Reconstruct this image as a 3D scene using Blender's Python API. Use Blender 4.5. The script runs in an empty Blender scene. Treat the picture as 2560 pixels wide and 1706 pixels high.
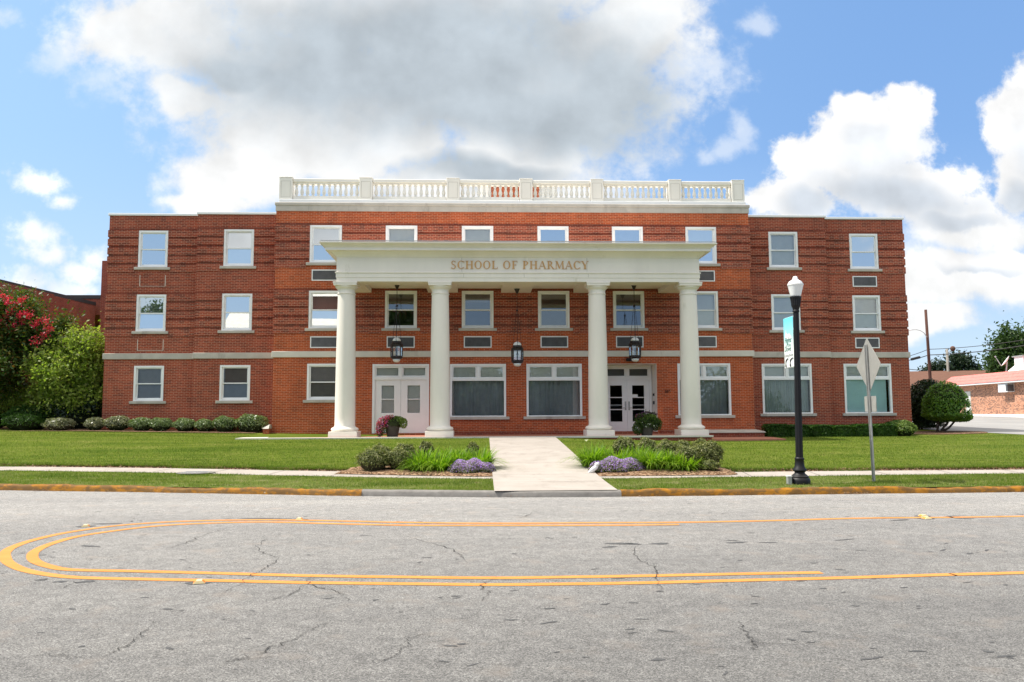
import bpy, math, random
import numpy as np
from mathutils import Vector, Matrix
R = math.radians
rng = np.random.default_rng(7)
random.seed(5)
SC = bpy.context.scene
COL = SC.collection

# ------------------------------------------------------------------ camera, sky, sun, exposure
CAM_YAW, CAM_PITCH, CAM_ROLL = .0418, .0885, -.0049
_f = Vector((math.sin(CAM_YAW)*math.cos(CAM_PITCH), math.cos(CAM_YAW)*math.cos(CAM_PITCH), math.sin(CAM_PITCH)))
_r = Vector((math.cos(CAM_YAW), -math.sin(CAM_YAW), 0)); _u = _r.cross(_f)
_c, _s = math.cos(CAM_ROLL), math.sin(CAM_ROLL)
_r2 = _c*_r + _s*_u; _u2 = -_s*_r + _c*_u
cd = bpy.data.cameras.new('camera'); cam = bpy.data.objects.new('camera', cd); COL.objects.link(cam)
cd.sensor_width = 36; cd.lens = 36*2013/2560; cd.clip_start = .05; cd.clip_end = 6000
mw = Matrix.Identity(4)
for i in range(3):
    mw[i][0] = _r2[i]; mw[i][1] = _u2[i]; mw[i][2] = -_f[i]
mw[0][3], mw[1][3], mw[2][3] = 0, -32.5, 1.55
cam.matrix_world = mw
SC.camera = cam
SC.view_settings.view_transform = 'Standard'; SC.view_settings.look = 'None'
SC.view_settings.exposure = .60; SC.view_settings.gamma = 1
SC.cycles.max_bounces = 8; SC.cycles.transparent_max_bounces = 8
SC.cycles.sample_clamp_indirect = 6

SUN_EL, SUN_PHI = 57, 2          # the sun stands to the left, a little behind the plane of the facade
sunv = Vector((-math.cos(R(SUN_EL))*math.cos(R(SUN_PHI)), math.cos(R(SUN_EL))*math.sin(R(SUN_PHI)), math.sin(R(SUN_EL))))
sd = bpy.data.lights.new('sun', 'SUN'); sd.energy = 3.9; sd.angle = R(.5); sd.color = (1, .95, .87)
sun = bpy.data.objects.new('sun', sd); COL.objects.link(sun)
sun.rotation_euler = sunv.to_track_quat('Z', 'Y').to_euler(); sun.location = (-30, 0, 60)

W = bpy.data.worlds.new('World'); SC.world = W; W.use_nodes = True
def sky():
    nt = W.node_tree; N, L = nt.nodes, nt.links
    N.clear()
    out = N.new('ShaderNodeOutputWorld'); bg = N.new('ShaderNodeBackground'); bg.inputs[1].default_value = .1
    L.new(bg.outputs[0], out.inputs[0])
    st = N.new('ShaderNodeTexSky'); st.sky_type = 'NISHITA'; st.sun_disc = False
    st.sun_elevation = R(SUN_EL); st.sun_rotation = R(-(90-SUN_PHI)); st.air_density = 1; st.dust_density = .6; st.ozone_density = 2
    tc = N.new('ShaderNodeTexCoord'); sep = N.new('ShaderNodeSeparateXYZ'); L.new(tc.outputs['Generated'], sep.inputs[0])
    def M(op, a, b=None, c=None, clamp=False):
        n = N.new('ShaderNodeMath'); n.operation = op; n.use_clamp = clamp
        for k, v in enumerate((a, b, c)):
            if v is None: continue
            if isinstance(v, (int, float)): n.inputs[k].default_value = v
            else: L.new(v, n.inputs[k])
        return n.outputs[0]
    ay = M('MAXIMUM', M('ABSOLUTE', sep.outputs[1]), .06)
    u = M('DIVIDE', sep.outputs[0], ay); v = M('DIVIDE', M('MAXIMUM', sep.outputs[2], -.05), ay)
    cmb = N.new('ShaderNodeCombineXYZ'); L.new(u, cmb.inputs[0]); L.new(v, cmb.inputs[1])
    uv = cmb.outputs[0]
    def noise(vec, scale, detail=6, rough=.55, off=(0, 0, 0), stretch=(1, 1, 1)):
        mp = N.new('ShaderNodeMapping'); L.new(vec, mp.inputs[0]); mp.inputs[1].default_value = off; mp.inputs[3].default_value = stretch
        n = N.new('ShaderNodeTexNoise'); n.inputs['Scale'].default_value = scale; n.inputs['Detail'].default_value = detail
        n.inputs['Roughness'].default_value = rough; L.new(mp.outputs[0], n.inputs['Vector'])
        return n.outputs[0], n.outputs[1]
    # domain warp so that cloud outlines billow
    _, wc = noise(uv, 7, 3, .5)
    wsub = N.new('ShaderNodeVectorMath'); wsub.operation = 'MULTIPLY_ADD'; L.new(wc, wsub.inputs[0])
    wsub.inputs[1].default_value = (.09, .09, 0); wsub.inputs[2].default_value = (-.045, -.045, 0)
    wad = N.new('ShaderNodeVectorMath'); wad.operation = 'ADD'; L.new(uv, wad.inputs[0]); L.new(wsub.outputs[0], wad.inputs[1])
    wuv = wad.outputs[0]
    def field(blobs, vec):
        cur = None
        for cu, cv, ru, rv in blobs:
            m = N.new('ShaderNodeVectorMath'); m.operation = 'MULTIPLY_ADD'; L.new(vec, m.inputs[0])
            m.inputs[1].default_value = (1/ru, 1/rv, 0); m.inputs[2].default_value = (-cu/ru, -cv/rv, 0)
            ln = N.new('ShaderNodeVectorMath'); ln.operation = 'LENGTH'; L.new(m.outputs[0], ln.inputs[0])
            o = ln.outputs['Value']
            if cur is None: cur = o
            else:
                sm = N.new('ShaderNodeMath'); sm.operation = 'SMOOTH_MIN'; L.new(cur, sm.inputs[0]); L.new(o, sm.inputs[1]); sm.inputs[2].default_value = .12; cur = sm.outputs[0]
        return M('SUBTRACT', 1, cur)
    def smooth(x, lo, hi):
        mr = N.new('ShaderNodeMapRange'); mr.interpolation_type = 'SMOOTHSTEP'; L.new(x, mr.inputs[0]); mr.inputs[1].default_value = lo; mr.inputs[2].default_value = hi
        return mr.outputs[0]
    def mix(fac, a, b):
        m = N.new('ShaderNodeMix'); m.data_type = 'RGBA'; L.new(fac, m.inputs[0]) if not isinstance(fac, float) else None
        if isinstance(fac, float): m.inputs[0].default_value = fac
        for k, q in ((6, a), (7, b)):
            if isinstance(q, tuple): m.inputs[k].default_value = (*q, 1)
            else: L.new(q, m.inputs[k])
        return m.outputs[2]
    fb, _ = noise(uv, 13, 10, .60, (3.1, 1.7, 0))
    ff, _ = noise(uv, 26, 8, .62, (1.3, 4.4, 0))
    n1 = M('SUBTRACT', fb, .5); n2 = M('SUBTRACT', ff, .5)
    soft = [(-0.1114, 0.5538, 0.3459, 0.1243), (-0.0271, 0.4213, 0.2811, 0.1081), (0.0844, 0.3881, 0.1784, 0.0919), (-0.1754, 0.3455, 0.1946, 0.0703), (-0.2938, 0.2996, 0.1027, 0.0513), (-0.2518, 0.3561, 0.0973, 0.054), (-0.3962, 0.4794, 0.1243, 0.0703), (0.0449, 0.3191, 0.1297, 0.0486), (0.2162, 0.5123, 0.0811, 0.1027), (0.0006, 0.2792, 0.1838, 0.0432), (-0.1929, 0.4249, 0.227, 0.1081), (-0.325, 0.2604, 0.0649, 0.0243), (-0.3668, 0.4057, 0.0432, 0.0324), (0.1413, 0.4467, 0.1405, 0.0973), (0.6098, 0.1662, 0.173, 0.0459), (0.6542, 0.2375, 0.1027, 0.0324), (0.5669, 0.1099, 0.0919, 0.0243)]
    crisp = [(0.5098, 0.352, 0.0811, 0.0703), (0.5614, 0.4022, 0.0335, 0.0335), (0.4885, 0.3926, 0.0378, 0.0324), (0.4446, 0.3052, 0.0757, 0.0513), (0.4032, 0.2676, 0.0649, 0.0324), (0.553, 0.2887, 0.1243, 0.0513), (0.6095, 0.266, 0.0865, 0.0324), (0.7147, 0.3715, 0.0513, 0.0595), (0.7583, 0.4074, 0.0703, 0.0703), (0.7049, 0.3072, 0.0432, 0.0486), (0.617, 0.1917, 0.0595, 0.0189), (0.6804, 0.1919, 0.0432, 0.0216)]
    thin = [(0.3514, 0.5174, 0.0378, 0.027), (0.3324, 0.3619, 0.0216, 0.0324), (-0.5298, 0.4489, 0.0378, 0.0324), (-0.4748, 0.4157, 0.0486, 0.0324), (-0.5945, 0.5163, 0.0324, 0.0189), (0.2832, 0.4427, 0.0649, 0.0649), (0.3089, 0.3357, 0.0432, 0.0162), (0.6067, 0.2145, 0.1405, 0.0324), (0.1559, 0.2916, 0.0757, 0.0324)]
    grey = [(-0.0773, 0.4553, 0.3027, 0.1081), (0.0453, 0.3877, 0.2162, 0.0595), (0.129, 0.3656, 0.1243, 0.0486), (-0.1875, 0.4307, 0.1621, 0.0595), (0.1804, 0.4181, 0.0919, 0.0811), (0.0116, 0.3019, 0.1081, 0.0216), (-0.2972, 0.4407, 0.0865, 0.0324)]
    grey2 = [(0.5409, 0.2771, 0.1243, 0.0324), (0.6204, 0.2546, 0.0649, 0.0216), (0.42, 0.2592, 0.0486, 0.0216), (-0.543, 0.2701, 0.0324, 0.0097), (-0.5121, 0.1667, 0.0649, 0.0162), (0.6157, 0.1691, 0.0865, 0.0189), (0.7034, 0.2839, 0.0324, 0.027)]
    f3, _ = noise(uv, 62, 7, .62, (7.3, 2.4, 0)); n3 = M('SUBTRACT', f3, .5)
    dS = M('ADD', M('ADD', M('ADD', field(soft, wuv), M('MULTIPLY', n1, 1.1)), M('MULTIPLY', n2, .75)), M('MULTIPLY', n3, .35))
    aS = smooth(dS, -.22, .42)
    fC = field(crisp, wuv)
    dC = M('ADD', M('ADD', M('ADD', fC, M('MULTIPLY', n1, .8)), M('MULTIPLY', n2, .85)), M('MULTIPLY', n3, .5))
    aC = smooth(dC, -.06, .30)
    small = [(-0.549, 0.2866, 0.0324, 0.0195), (-0.5245, 0.2702, 0.0243, 0.0119), (-0.5565, 0.2235, 0.0405, 0.0216), (-0.5295, 0.2046, 0.0486, 0.0243), (-0.4867, 0.1857, 0.0432, 0.0297), (-0.5064, 0.1559, 0.0811, 0.0216), (-0.5564, 0.1666, 0.054, 0.0216), (-0.4691, 0.2048, 0.027, 0.0216)]
    dM = M('ADD', M('ADD', field(small, wuv), M('MULTIPLY', n2, 1.6)), M('MULTIPLY', n3, 1.2))
    aM = M('MULTIPLY', smooth(dM, -.15, .9), .85)
    dT = M('ADD', field(thin, wuv), M('MULTIPLY', n2, 2.2))
    aT = M('MULTIPLY', smooth(dT, -.1, .9), .55)
    # what lies above a spot of cloud shades it: read the fields a little higher up, towards the sun
    sh = N.new('ShaderNodeVectorMath'); sh.operation = 'ADD'; L.new(wuv, sh.inputs[0]); sh.inputs[1].default_value = (-.012, .045, 0)
    up = field(crisp, sh.outputs[0])
    g1 = smooth(M('ADD', field(grey, wuv), M('MULTIPLY', n1, .9)), -.5, .6)
    g2 = M('MAXIMUM', smooth(M('ADD', field(grey2, wuv), M('MULTIPLY', n1, 1.0)), -.3, .7), M('MULTIPLY', smooth(M('ADD', up, M('MULTIPLY', n1, 1.0)), .05, .75), .55))
    # cloud relief: the same noise read a little towards the light
    fb2, _ = noise(uv, 13, 6, .5, (3.1-.12, 1.7+.30, 0)); fb0, _ = noise(uv, 13, 6, .5, (3.1, 1.7, 0))
    rel = M('MULTIPLY', M('SUBTRACT', fb0, fb2), .55)
    # sky blue: Nishita, paler towards the horizon and towards the left (sun side)
    gain = N.new('ShaderNodeVectorMath'); gain.operation = 'MULTIPLY'; L.new(st.outputs[0], gain.inputs[0]); gain.inputs[1].default_value = (1.3, 1.3, 1.3)
    side = smooth(u, -.75, .65)
    blue = mix(side, (2.9, 4.7, 6.9), (1.5, 2.95, 5.7))
    hz = smooth(v, .0, .38)
    blue = mix(hz, (3.9, 5.1, 6.7), blue)
    sky_c = mix(.75, gain.outputs[0], blue)
    wS = mix(g1, (6.6, 6.65, 6.65), (3.5, 3.95, 4.35))
    wC = mix(g2, (6.9, 6.9, 6.9), (4.7, 5.1, 5.6))
    def lit(c):
        m = N.new('ShaderNodeVectorMath'); m.operation = 'SCALE'; L.new(c, m.inputs[0]); L.new(M('ADD', 1, rel), m.inputs[3]); return m.outputs[0]
    c = mix(aT, sky_c, (6.0, 6.4, 6.9))
    c = mix(aS, c, lit(wS))
    c = mix(aM, c, lit(mix(smooth(M('ADD', field(small, sh.outputs[0]), n1), .1, .8), (7.6, 7.6, 7.6), (6.2, 6.6, 7.0))))
    c = mix(aC, c, lit(wC))
    # unseen bright cloud deck overhead, added to lift and neutralise the ambient light
    hi = smooth(M('ADD', sep.outputs[2], M('MULTIPLY', n1, .35)), .50, .68)
    c = mix(M('MULTIPLY', hi, .92), c, (11.6, 10.9, 9.8))
    L.new(c, bg.inputs[0])
sky()

# ------------------------------------------------------------------ helpers
ORI = {}
class MB:
    def __init__(s): s.v, s.f, s.m = [], [], []
    def add(s, vs, fs, mi=0):
        b = len(s.v); s.v.extend([tuple(map(float, p)) for p in vs]); s.f.extend([tuple(b+i for i in f) for f in fs]); s.m.extend([mi]*len(fs)); return s
    def box(s, x0, y0, z0, x1, y1, z1, mi=0, bev=0):
        if bev <= 0:
            return s.add([(x0,y0,z0),(x1,y0,z0),(x1,y1,z0),(x0,y1,z0),(x0,y0,z1),(x1,y0,z1),(x1,y1,z1),(x0,y1,z1)],
                         [(0,3,2,1),(4,5,6,7),(0,1,5,4),(1,2,6,5),(2,3,7,6),(3,0,4,7)], mi)
        b = bev; vs = []; idx = {}
        for ix, x in enumerate((x0, x1)):
            for iy, y in enumerate((y0, y1)):
                for iz, z in enumerate((z0, z1)):
                    sx, sy, sz = (b if ix == 0 else -b), (b if iy == 0 else -b), (b if iz == 0 else -b)
                    for k, p in enumerate(((x, y+sy, z+sz), (x+sx, y, z+sz), (x+sx, y+sy, z))):
                        idx[ix, iy, iz, k] = len(vs); vs.append(p)
        I = idx; F = []
        for a in (0, 1):
            q = [I[a,0,0,0], I[a,1,0,0], I[a,1,1,0], I[a,0,1,0]]; F.append(q if a else q[::-1])
            q = [I[0,a,0,1], I[0,a,1,1], I[1,a,1,1], I[1,a,0,1]]; F.append(q if a else q[::-1])
            q = [I[0,0,a,2], I[1,0,a,2], I[1,1,a,2], I[0,1,a,2]]; F.append(q if a else q[::-1])
        for a in (0, 1):
            for c in (0, 1):
                F.append([I[a,c,0,0], I[a,c,1,0], I[a,c,1,1], I[a,c,0,1]])
                F.append([I[a,0,c,0], I[a,1,c,0], I[a,1,c,2], I[a,0,c,2]])
                F.append([I[0,a,c,1], I[1,a,c,1], I[1,a,c,2], I[0,a,c,2]])
        for k in range(8):
            a, c, d = k & 1, k >> 1 & 1, k >> 2
            F.append([I[a,c,d,0], I[a,c,d,1], I[a,c,d,2]])
        return s.add(vs, F, mi)
    def lathe(s, cx, cy, prof, n=24, mi=0, z0=0):
        vs = [(cx+r*math.cos(2*math.pi*k/n), cy+r*math.sin(2*math.pi*k/n), z0+z) for r, z in prof for k in range(n)]
        fs = [(i*n+k, i*n+(k+1) % n, (i+1)*n+(k+1) % n, (i+1)*n+k) for i in range(len(prof)-1) for k in range(n)]
        fs.append(tuple(range(n))[::-1]); fs.append(tuple((len(prof)-1)*n+k for k in range(n)))
        return s.add(vs, fs, mi)
    def tube(s, pts, r, n=6, mi=0):
        pts = [Vector(p) for p in pts]; rr = r if isinstance(r, (list, tuple)) else [r]*len(pts)
        vs = []
        for i, p in enumerate(pts):
            t = (pts[min(i+1, len(pts)-1)]-pts[max(i-1, 0)]).normalized()
            a = t.cross(Vector((0, 0, 1)) if abs(t.z) < .9 else Vector((1, 0, 0))).normalized(); b = t.cross(a)
            for k in range(n):
                w = 2*math.pi*k/n; vs.append(p+a*rr[i]*math.cos(w)+b*rr[i]*math.sin(w))
        fs = [(i*n+k, (i+1)*n+k, (i+1)*n+(k+1) % n, i*n+(k+1) % n) for i in range(len(pts)-1) for k in range(n)]
        fs.append(tuple(range(n))); fs.append(tuple((len(pts)-1)*n+k for k in range(n))[::-1])
        return s.add(vs, fs, mi)
    def prism(s, poly, z0, z1, mi=0):
        n = len(poly); a = sum(poly[i][0]*poly[(i+1) % n][1]-poly[(i+1) % n][0]*poly[i][1] for i in range(n))
        if a < 0: poly = poly[::-1]
        vs = [(x, y, z0) for x, y in poly]+[(x, y, z1) for x, y in poly]
        return s.add(vs, [tuple(range(n))[::-1], tuple(range(n, 2*n))]+[(i, (i+1) % n, n+(i+1) % n, n+i) for i in range(n)], mi)
    def slab(s, poly, ztop, th, mi=0):          # poly with ztop(x, y)
        n = len(poly); a = sum(poly[i][0]*poly[(i+1) % n][1]-poly[(i+1) % n][0]*poly[i][1] for i in range(n))
        if a < 0: poly = poly[::-1]
        vs = [(x, y, ztop(x, y)-th) for x, y in poly]+[(x, y, ztop(x, y)) for x, y in poly]
        return s.add(vs, [tuple(range(n))[::-1], tuple(range(n, 2*n))]+[(i, (i+1) % n, n+(i+1) % n, n+i) for i in range(n)], mi)
    def xform(s, mtx, start=0):
        s.v[start:] = [tuple(mtx @ Vector(p)) for p in s.v[start:]]; return s
    def build(s, name, mats, parent=None, smooth=False, origin=None):
        me = bpy.data.meshes.new(name)
        o0 = Vector(ORI.get(parent.name, (0, 0, 0))) if parent else Vector(origin or (0, 0, 0))
        me.from_pydata([(x-o0.x, y-o0.y, z-o0.z) for x, y, z in s.v], [], s.f)
        if not isinstance(mats, (list, tuple)): mats = [mats]
        for m in mats: me.materials.append(m)
        if len(mats) > 1: me.polygons.foreach_set('material_index', s.m)
        if smooth: me.polygons.foreach_set('use_smooth', [True]*len(s.f))
        me.update()
        o = bpy.data.objects.new(name, me); COL.objects.link(o)
        if parent: o.parent = parent
        else: o.location = o0
        ORI[o.name] = tuple(o0)
        return o
def tag(o, label=None, cat=None, group=None, kind=None):
    for k, q in (('label', label), ('category', cat), ('group', group), ('kind', kind)):
        if q: o[k] = q
    return o
def thing(name, loc, label, cat, group=None):
    o = bpy.data.objects.new(name, None); COL.objects.link(o); o.location = loc; o.empty_display_size = .3
    ORI[o.name] = tuple(loc); return tag(o, label, cat, group)
def smooth_angle(o, deg=35):
    me = o.data; me.polygons.foreach_set('use_smooth', [True]*len(me.polygons)); me.set_sharp_from_angle(angle=R(deg)); return o
def copy_tree(o, parent=None):
    c = o.copy(); COL.objects.link(c); c.parent = parent
    ORI[c.name] = ORI.get(o.name, (0, 0, 0))
    for ch in list(o.children): copy_tree(ch, c)
    return c
def npmesh(name, V, F, mats, parent=None, midx=None, smooth=False, origin=None):
    V = np.asarray(V, dtype=np.float32).reshape(-1, 3).copy(); F = np.asarray(F, dtype=np.int32)
    o0 = np.array(ORI.get(parent.name, (0, 0, 0)) if parent else (origin or (0, 0, 0)), dtype=np.float32); V -= o0
    k = F.shape[1]; me = bpy.data.meshes.new(name)
    me.vertices.add(len(V)); me.vertices.foreach_set('co', V.ravel())
    me.loops.add(F.size); me.loops.foreach_set('vertex_index', F.ravel())
    me.polygons.add(len(F)); me.polygons.foreach_set('loop_start', np.arange(0, F.size, k, dtype=np.int32))
    if not isinstance(mats, (list, tuple)): mats = [mats]
    for m in mats: me.materials.append(m)
    if midx is not None: me.polygons.foreach_set('material_index', np.asarray(midx, dtype=np.int32))
    if smooth: me.polygons.foreach_set('use_smooth', np.ones(len(F), dtype=bool))
    me.update(calc_edges=True); me.validate()
    o = bpy.data.objects.new(name, me); COL.objects.link(o)
    if parent: o.parent = parent
    else: o.location = tuple(map(float, o0))
    ORI[o.name] = tuple(map(float, o0)); return o

# ------------------------------------------------------------------ materials
def newmat(name):
    m = bpy.data.materials.new(name); m.use_nodes = True; nt = m.node_tree; nt.nodes.clear()
    out = nt.nodes.new('ShaderNodeOutputMaterial'); return m, nt, nt.nodes, nt.links, out
def mth(nt, op, a, b=None, c=None, clamp=False):
    n = nt.nodes.new('ShaderNodeMath'); n.operation = op; n.use_clamp = clamp
    for k, q in enumerate((a, b, c)):
        if q is None: continue
        if isinstance(q, (int, float)): n.inputs[k].default_value = q
        else: nt.links.new(q, n.inputs[k])
    return n.outputs[0]
def coords(nt, scale=(1, 1, 1)):
    tc = nt.nodes.new('ShaderNodeTexCoord'); mp = nt.nodes.new('ShaderNodeMapping'); mp.inputs[3].default_value = scale
    nt.links.new(tc.outputs['Object'], mp.inputs[0]); return mp.outputs[0]
def noise(nt, vec, scale, detail=4, rough=.55):
    n = nt.nodes.new('ShaderNodeTexNoise'); n.inputs['Scale'].default_value = scale; n.inputs['Detail'].default_value = detail
    n.inputs['Roughness'].default_value = rough; nt.links.new(vec, n.inputs['Vector']); return n.outputs[0]
def ramp(nt, fac, stops):
    r = nt.nodes.new('ShaderNodeValToRGB'); e = r.color_ramp.elements
    while len(e) < len(stops): e.new(.5)
    for k, (p, c) in enumerate(stops): e[k].position = p; e[k].color = (*c, 1) if len(c) == 3 else c
    nt.links.new(fac, r.inputs[0]); return r.outputs[0]
def mixc(nt, fac, a, b, mode='MIX'):
    m = nt.nodes.new('ShaderNodeMix'); m.data_type = 'RGBA'; m.blend_type = mode
    if isinstance(fac, (int, float)): m.inputs[0].default_value = fac
    else: nt.links.new(fac, m.inputs[0])
    for k, q in ((6, a), (7, b)):
        if isinstance(q, tuple): m.inputs[k].default_value = (*q, 1)
        else: nt.links.new(q, m.inputs[k])
    return m.outputs[2]
def bsdf(nt, out, col, rough=.7, spec=.3, metal=0, bump=None, bstr=.3, bdist=.01):
    b = nt.nodes.new('ShaderNodeBsdfPrincipled')
    if isinstance(col, tuple): b.inputs['Base Color'].default_value = (*col, 1)
    else: nt.links.new(col, b.inputs['Base Color'])
    b.inputs['Roughness'].default_value = rough; b.inputs['Specular IOR Level'].default_value = spec; b.inputs['Metallic'].default_value = metal
    if bump is not None:
        bn = nt.nodes.new('ShaderNodeBump'); bn.inputs['Strength'].default_value = bstr; bn.inputs['Distance'].default_value = bdist
        nt.links.new(bump, bn.inputs['Height']); nt.links.new(bn.outputs[0], b.inputs['Normal'])
    nt.links.new(b.outputs[0], out.inputs[0]); return b
def plain(name, col, rough=.6, spec=.3, metal=0, var=.12, scale=2.5, streak=1, bump=0, dirt=None):
    m, nt, N, L, out = newmat(name); v = coords(nt, (1, 1, streak))
    n = noise(nt, v, scale, 6, .6)
    lo = tuple(c*(1-var) for c in col); hi = tuple(min(1, c*(1+var)) for c in col)
    c = ramp(nt, n, [(.3, lo), (.7, hi)])
    if dirt:
        n2 = noise(nt, coords(nt, (1, 1, .35)), dirt[1], 8, .68)
        c = mixc(nt, ramp(nt, n2, [(dirt[2], (0, 0, 0)), (dirt[2]+.14, (1, 1, 1))]), c, dirt[0])
    bsdf(nt, out, c, rough, spec, metal, n if bump else None, bump, .01); return m
def brick(name, c1, c2, mortar, dark, darkamt=.45, soot=.42):
    m, nt, N, L, out = newmat(name)
    tc = N.new('ShaderNodeTexCoord'); sp = N.new('ShaderNodeSeparateXYZ'); L.new(tc.outputs['Object'], sp.inputs[0])
    cb = N.new('ShaderNodeCombineXYZ'); L.new(mth(nt, 'ADD', sp.outputs[0], sp.outputs[1]), cb.inputs[0]); L.new(sp.outputs[2], cb.inputs[1])
    b = N.new('ShaderNodeTexBrick'); L.new(cb.outputs[0], b.inputs['Vector'])
    b.inputs['Scale'].default_value = 1; b.inputs['Mortar Size'].default_value = .0055; b.inputs['Mortar Smooth'].default_value = .15
    b.inputs['Brick Width'].default_value = .213; b.inputs['Row Height'].default_value = .0677; b.inputs['Bias'].default_value = -.1
    b.inputs['Color1'].default_value = (*c1, 1); b.inputs['Color2'].default_value = (*c2, 1); b.inputs['Mortar'].default_value = (*mortar, 1)
    # dark header bricks: cells of a coarse white noise on the same grid
    fx = N.new('ShaderNodeCombineXYZ')
    L.new(mth(nt, 'FLOOR', mth(nt, 'MULTIPLY', mth(nt, 'ADD', sp.outputs[0], sp.outputs[1]), 1/.213)), fx.inputs[0])
    L.new(mth(nt, 'FLOOR', mth(nt, 'MULTIPLY', sp.outputs[2], 1/.0677)), fx.inputs[1])
    wn = N.new('ShaderNodeTexWhiteNoise'); L.new(fx.outputs[0], wn.inputs[0])
    dk = mth(nt, 'MULTIPLY', mth(nt, 'GREATER_THAN', wn.outputs[0], .74), mth(nt, 'SUBTRACT', 1, b.outputs[1]))
    c = mixc(nt, mth(nt, 'MULTIPLY', dk, darkamt), b.outputs[0], dark)
    n = noise(nt, tc.outputs['Object'], .55, 6, .65)
    n2 = noise(nt, coords(nt, (1, 1, .22)), 1.6, 6, .6)
    c = mixc(nt, soot, c, ramp(nt, n, [(.3, (.55, .5, .5)), (.7, (1.35, 1.3, 1.25))]), 'MULTIPLY')
    c = mixc(nt, soot, c, ramp(nt, n2, [(.3, (.7, .7, .7)), (.65, (1.15, 1.15, 1.15))]), 'MULTIPLY')
    bsdf(nt, out, c, .85, .2, 0, mth(nt, 'SUBTRACT', 1, b.outputs[1]), .35, .006); return m
def leafmat(name, cols, trans=.35, rough=.5, spec=.35, mow=0):
    m, nt, N, L, out = newmat(name)
    g = N.new('ShaderNodeNewGeometry')
    c = ramp(nt, g.outputs['Random Per Island'], [(i/(max(1, len(cols)-1)), q) for i, q in enumerate(cols)])
    n = noise(nt, coords(nt), 1.7, 3); c = mixc(nt, .5, c, ramp(nt, n, [(.3, (.6, .65, .6)), (.7, (1.4, 1.35, 1.3))]), 'MULTIPLY')
    if mow:
        c = mixc(nt, 1, c, ramp(nt, noise(nt, coords(nt, (.05, 1, 1)), 3.0, 4, .6), [(.36, (.62, .76, .45)), (.62, (1.50, 1.32, 1.9))]), 'MULTIPLY'); c = mixc(nt, .8, c, ramp(nt, noise(nt, coords(nt), .55, 5, .65), [(.36, (.80, .92, .7)), (.66, (1.45, 1.25, 1.7))]), 'MULTIPLY')
    p = N.new('ShaderNodeBsdfPrincipled'); L.new(c, p.inputs['Base Color']); p.inputs['Roughness'].default_value = rough; p.inputs['Specular IOR Level'].default_value = spec
    t = N.new('ShaderNodeBsdfTranslucent'); L.new(mixc(nt, 1.0, c, (1.25, 1.35, .7), 'MULTIPLY'), t.inputs[0])
    mx = N.new('ShaderNodeMixShader'); mx.inputs[0].default_value = trans; L.new(p.outputs[0], mx.inputs[1]); L.new(t.outputs[0], mx.inputs[2])
    L.new(mx.outputs[0], out.inputs[0]); return m
def glassmat(name, refl, tint=(.93, .94, .94)):
    m, nt, N, L, out = newmat(name)
    t = N.new('ShaderNodeBsdfTransparent'); t.inputs[0].default_value = (*tint, 1)
    g = N.new('ShaderNodeBsdfGlossy'); g.inputs[1].default_value = .012; g.inputs[0].default_value = (.95, .98, 1, 1)
    bn = N.new('ShaderNodeBump'); bn.inputs['Strength'].default_value = .05; bn.inputs['Distance'].default_value = .02
    L.new(noise(nt, coords(nt), 1.3, 2), bn.inputs['Height']); L.new(bn.outputs[0], g.inputs[2])
    fr = N.new('ShaderNodeFresnel'); fr.inputs[0].default_value = 1.5
    mx = N.new('ShaderNodeMixShader'); L.new(mth(nt, 'ADD', fr.outputs[0], refl, clamp=True), mx.inputs[0]); L.new(t.outputs[0], mx.inputs[1]); L.new(g.outputs[0], mx.inputs[2])
    L.new(mx.outputs[0], out.inputs[0]); return m

M = {}
M['brick_front'] = brick('brick_front', (.49, .092, .028), (.37, .066, .023), (.60, .35, .21), (.19, .045, .024), .4)
M['brick_wing'] = brick('brick_wing', (.35, .070, .036), (.25, .050, .029), (.56, .33, .22), (.13, .035, .028), .5)
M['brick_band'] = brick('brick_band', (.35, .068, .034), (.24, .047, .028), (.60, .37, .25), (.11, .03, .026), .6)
M['brick_shaded_course'] = brick('brick_shaded_course', (.24, .050, .029), (.17, .038, .025), (.32, .16, .10), (.09, .026, .02), .5)
M['brick_base'] = brick('brick_base', (.27, .055, .030), (.21, .045, .027), (.36, .22, .15), (.12, .035, .028), .4)
M['brick_house'] = brick('brick_house', (.62, .30, .18), (.42, .17, .09), (.62, .50, .40), (.20, .09, .06), .9)
M['brick_annex'] = brick('brick_annex', (.30, .072, .045), (.24, .055, .035), (.34, .2, .15), (.16, .045, .03), .3)
M['stone'] = plain('limestone', (.50, .46, .40), .8, .2, 0, .14, 1.6, 1, .15, ((.34, .30, .26), 1.2, .56))
M['stone_pale'] = plain('pale_limestone', (.66, .62, .54), .8, .2, 0, .08, 1.6, 1, .1, ((.52, .46, .38), 1.4, .62))
M['cream'] = plain('cream_paint', (.83, .765, .68), .55, .3, 0, .07, .9, .3, 0, ((.60, .54, .43), 1.1, .60))
M['cream_white'] = plain('cream_white_paint', (.84, .80, .72), .6, .3, 0, .05, 1.2, .5, 0, ((.60, .56, .48), 1.3, .64))
M['white'] = plain('white_paint', (.86, .86, .85), .45, .4, 0, .04, 3)
M['white_metal'] = plain('white_metal', (.84, .84, .83), .4, .4, 0, .03, 3)
M['door_white'] = plain('door_paint', (.86, .85, .84), .4, .4, 0, .03, 2)
M['seam'] = plain('seam_shadow_gap', (.25, .24, .21), .8)
M['louvre'] = plain('louvre_metal', (.115, .115, .12), .5, .4, .3, .2, 4)
M['dark'] = plain('dark_void', (.02, .02, .022), .9)
M['room'] = plain('room_wall', (.16, .15, .13), .9)
M['blind'] = plain('roller_blind', (.74, .75, .70), .8, .1, 0, .05, 4)
M['blind_pale'] = plain('pale_roller_blind', (.74, .78, .78), .8, .1, 0, .04, 4)
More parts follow.
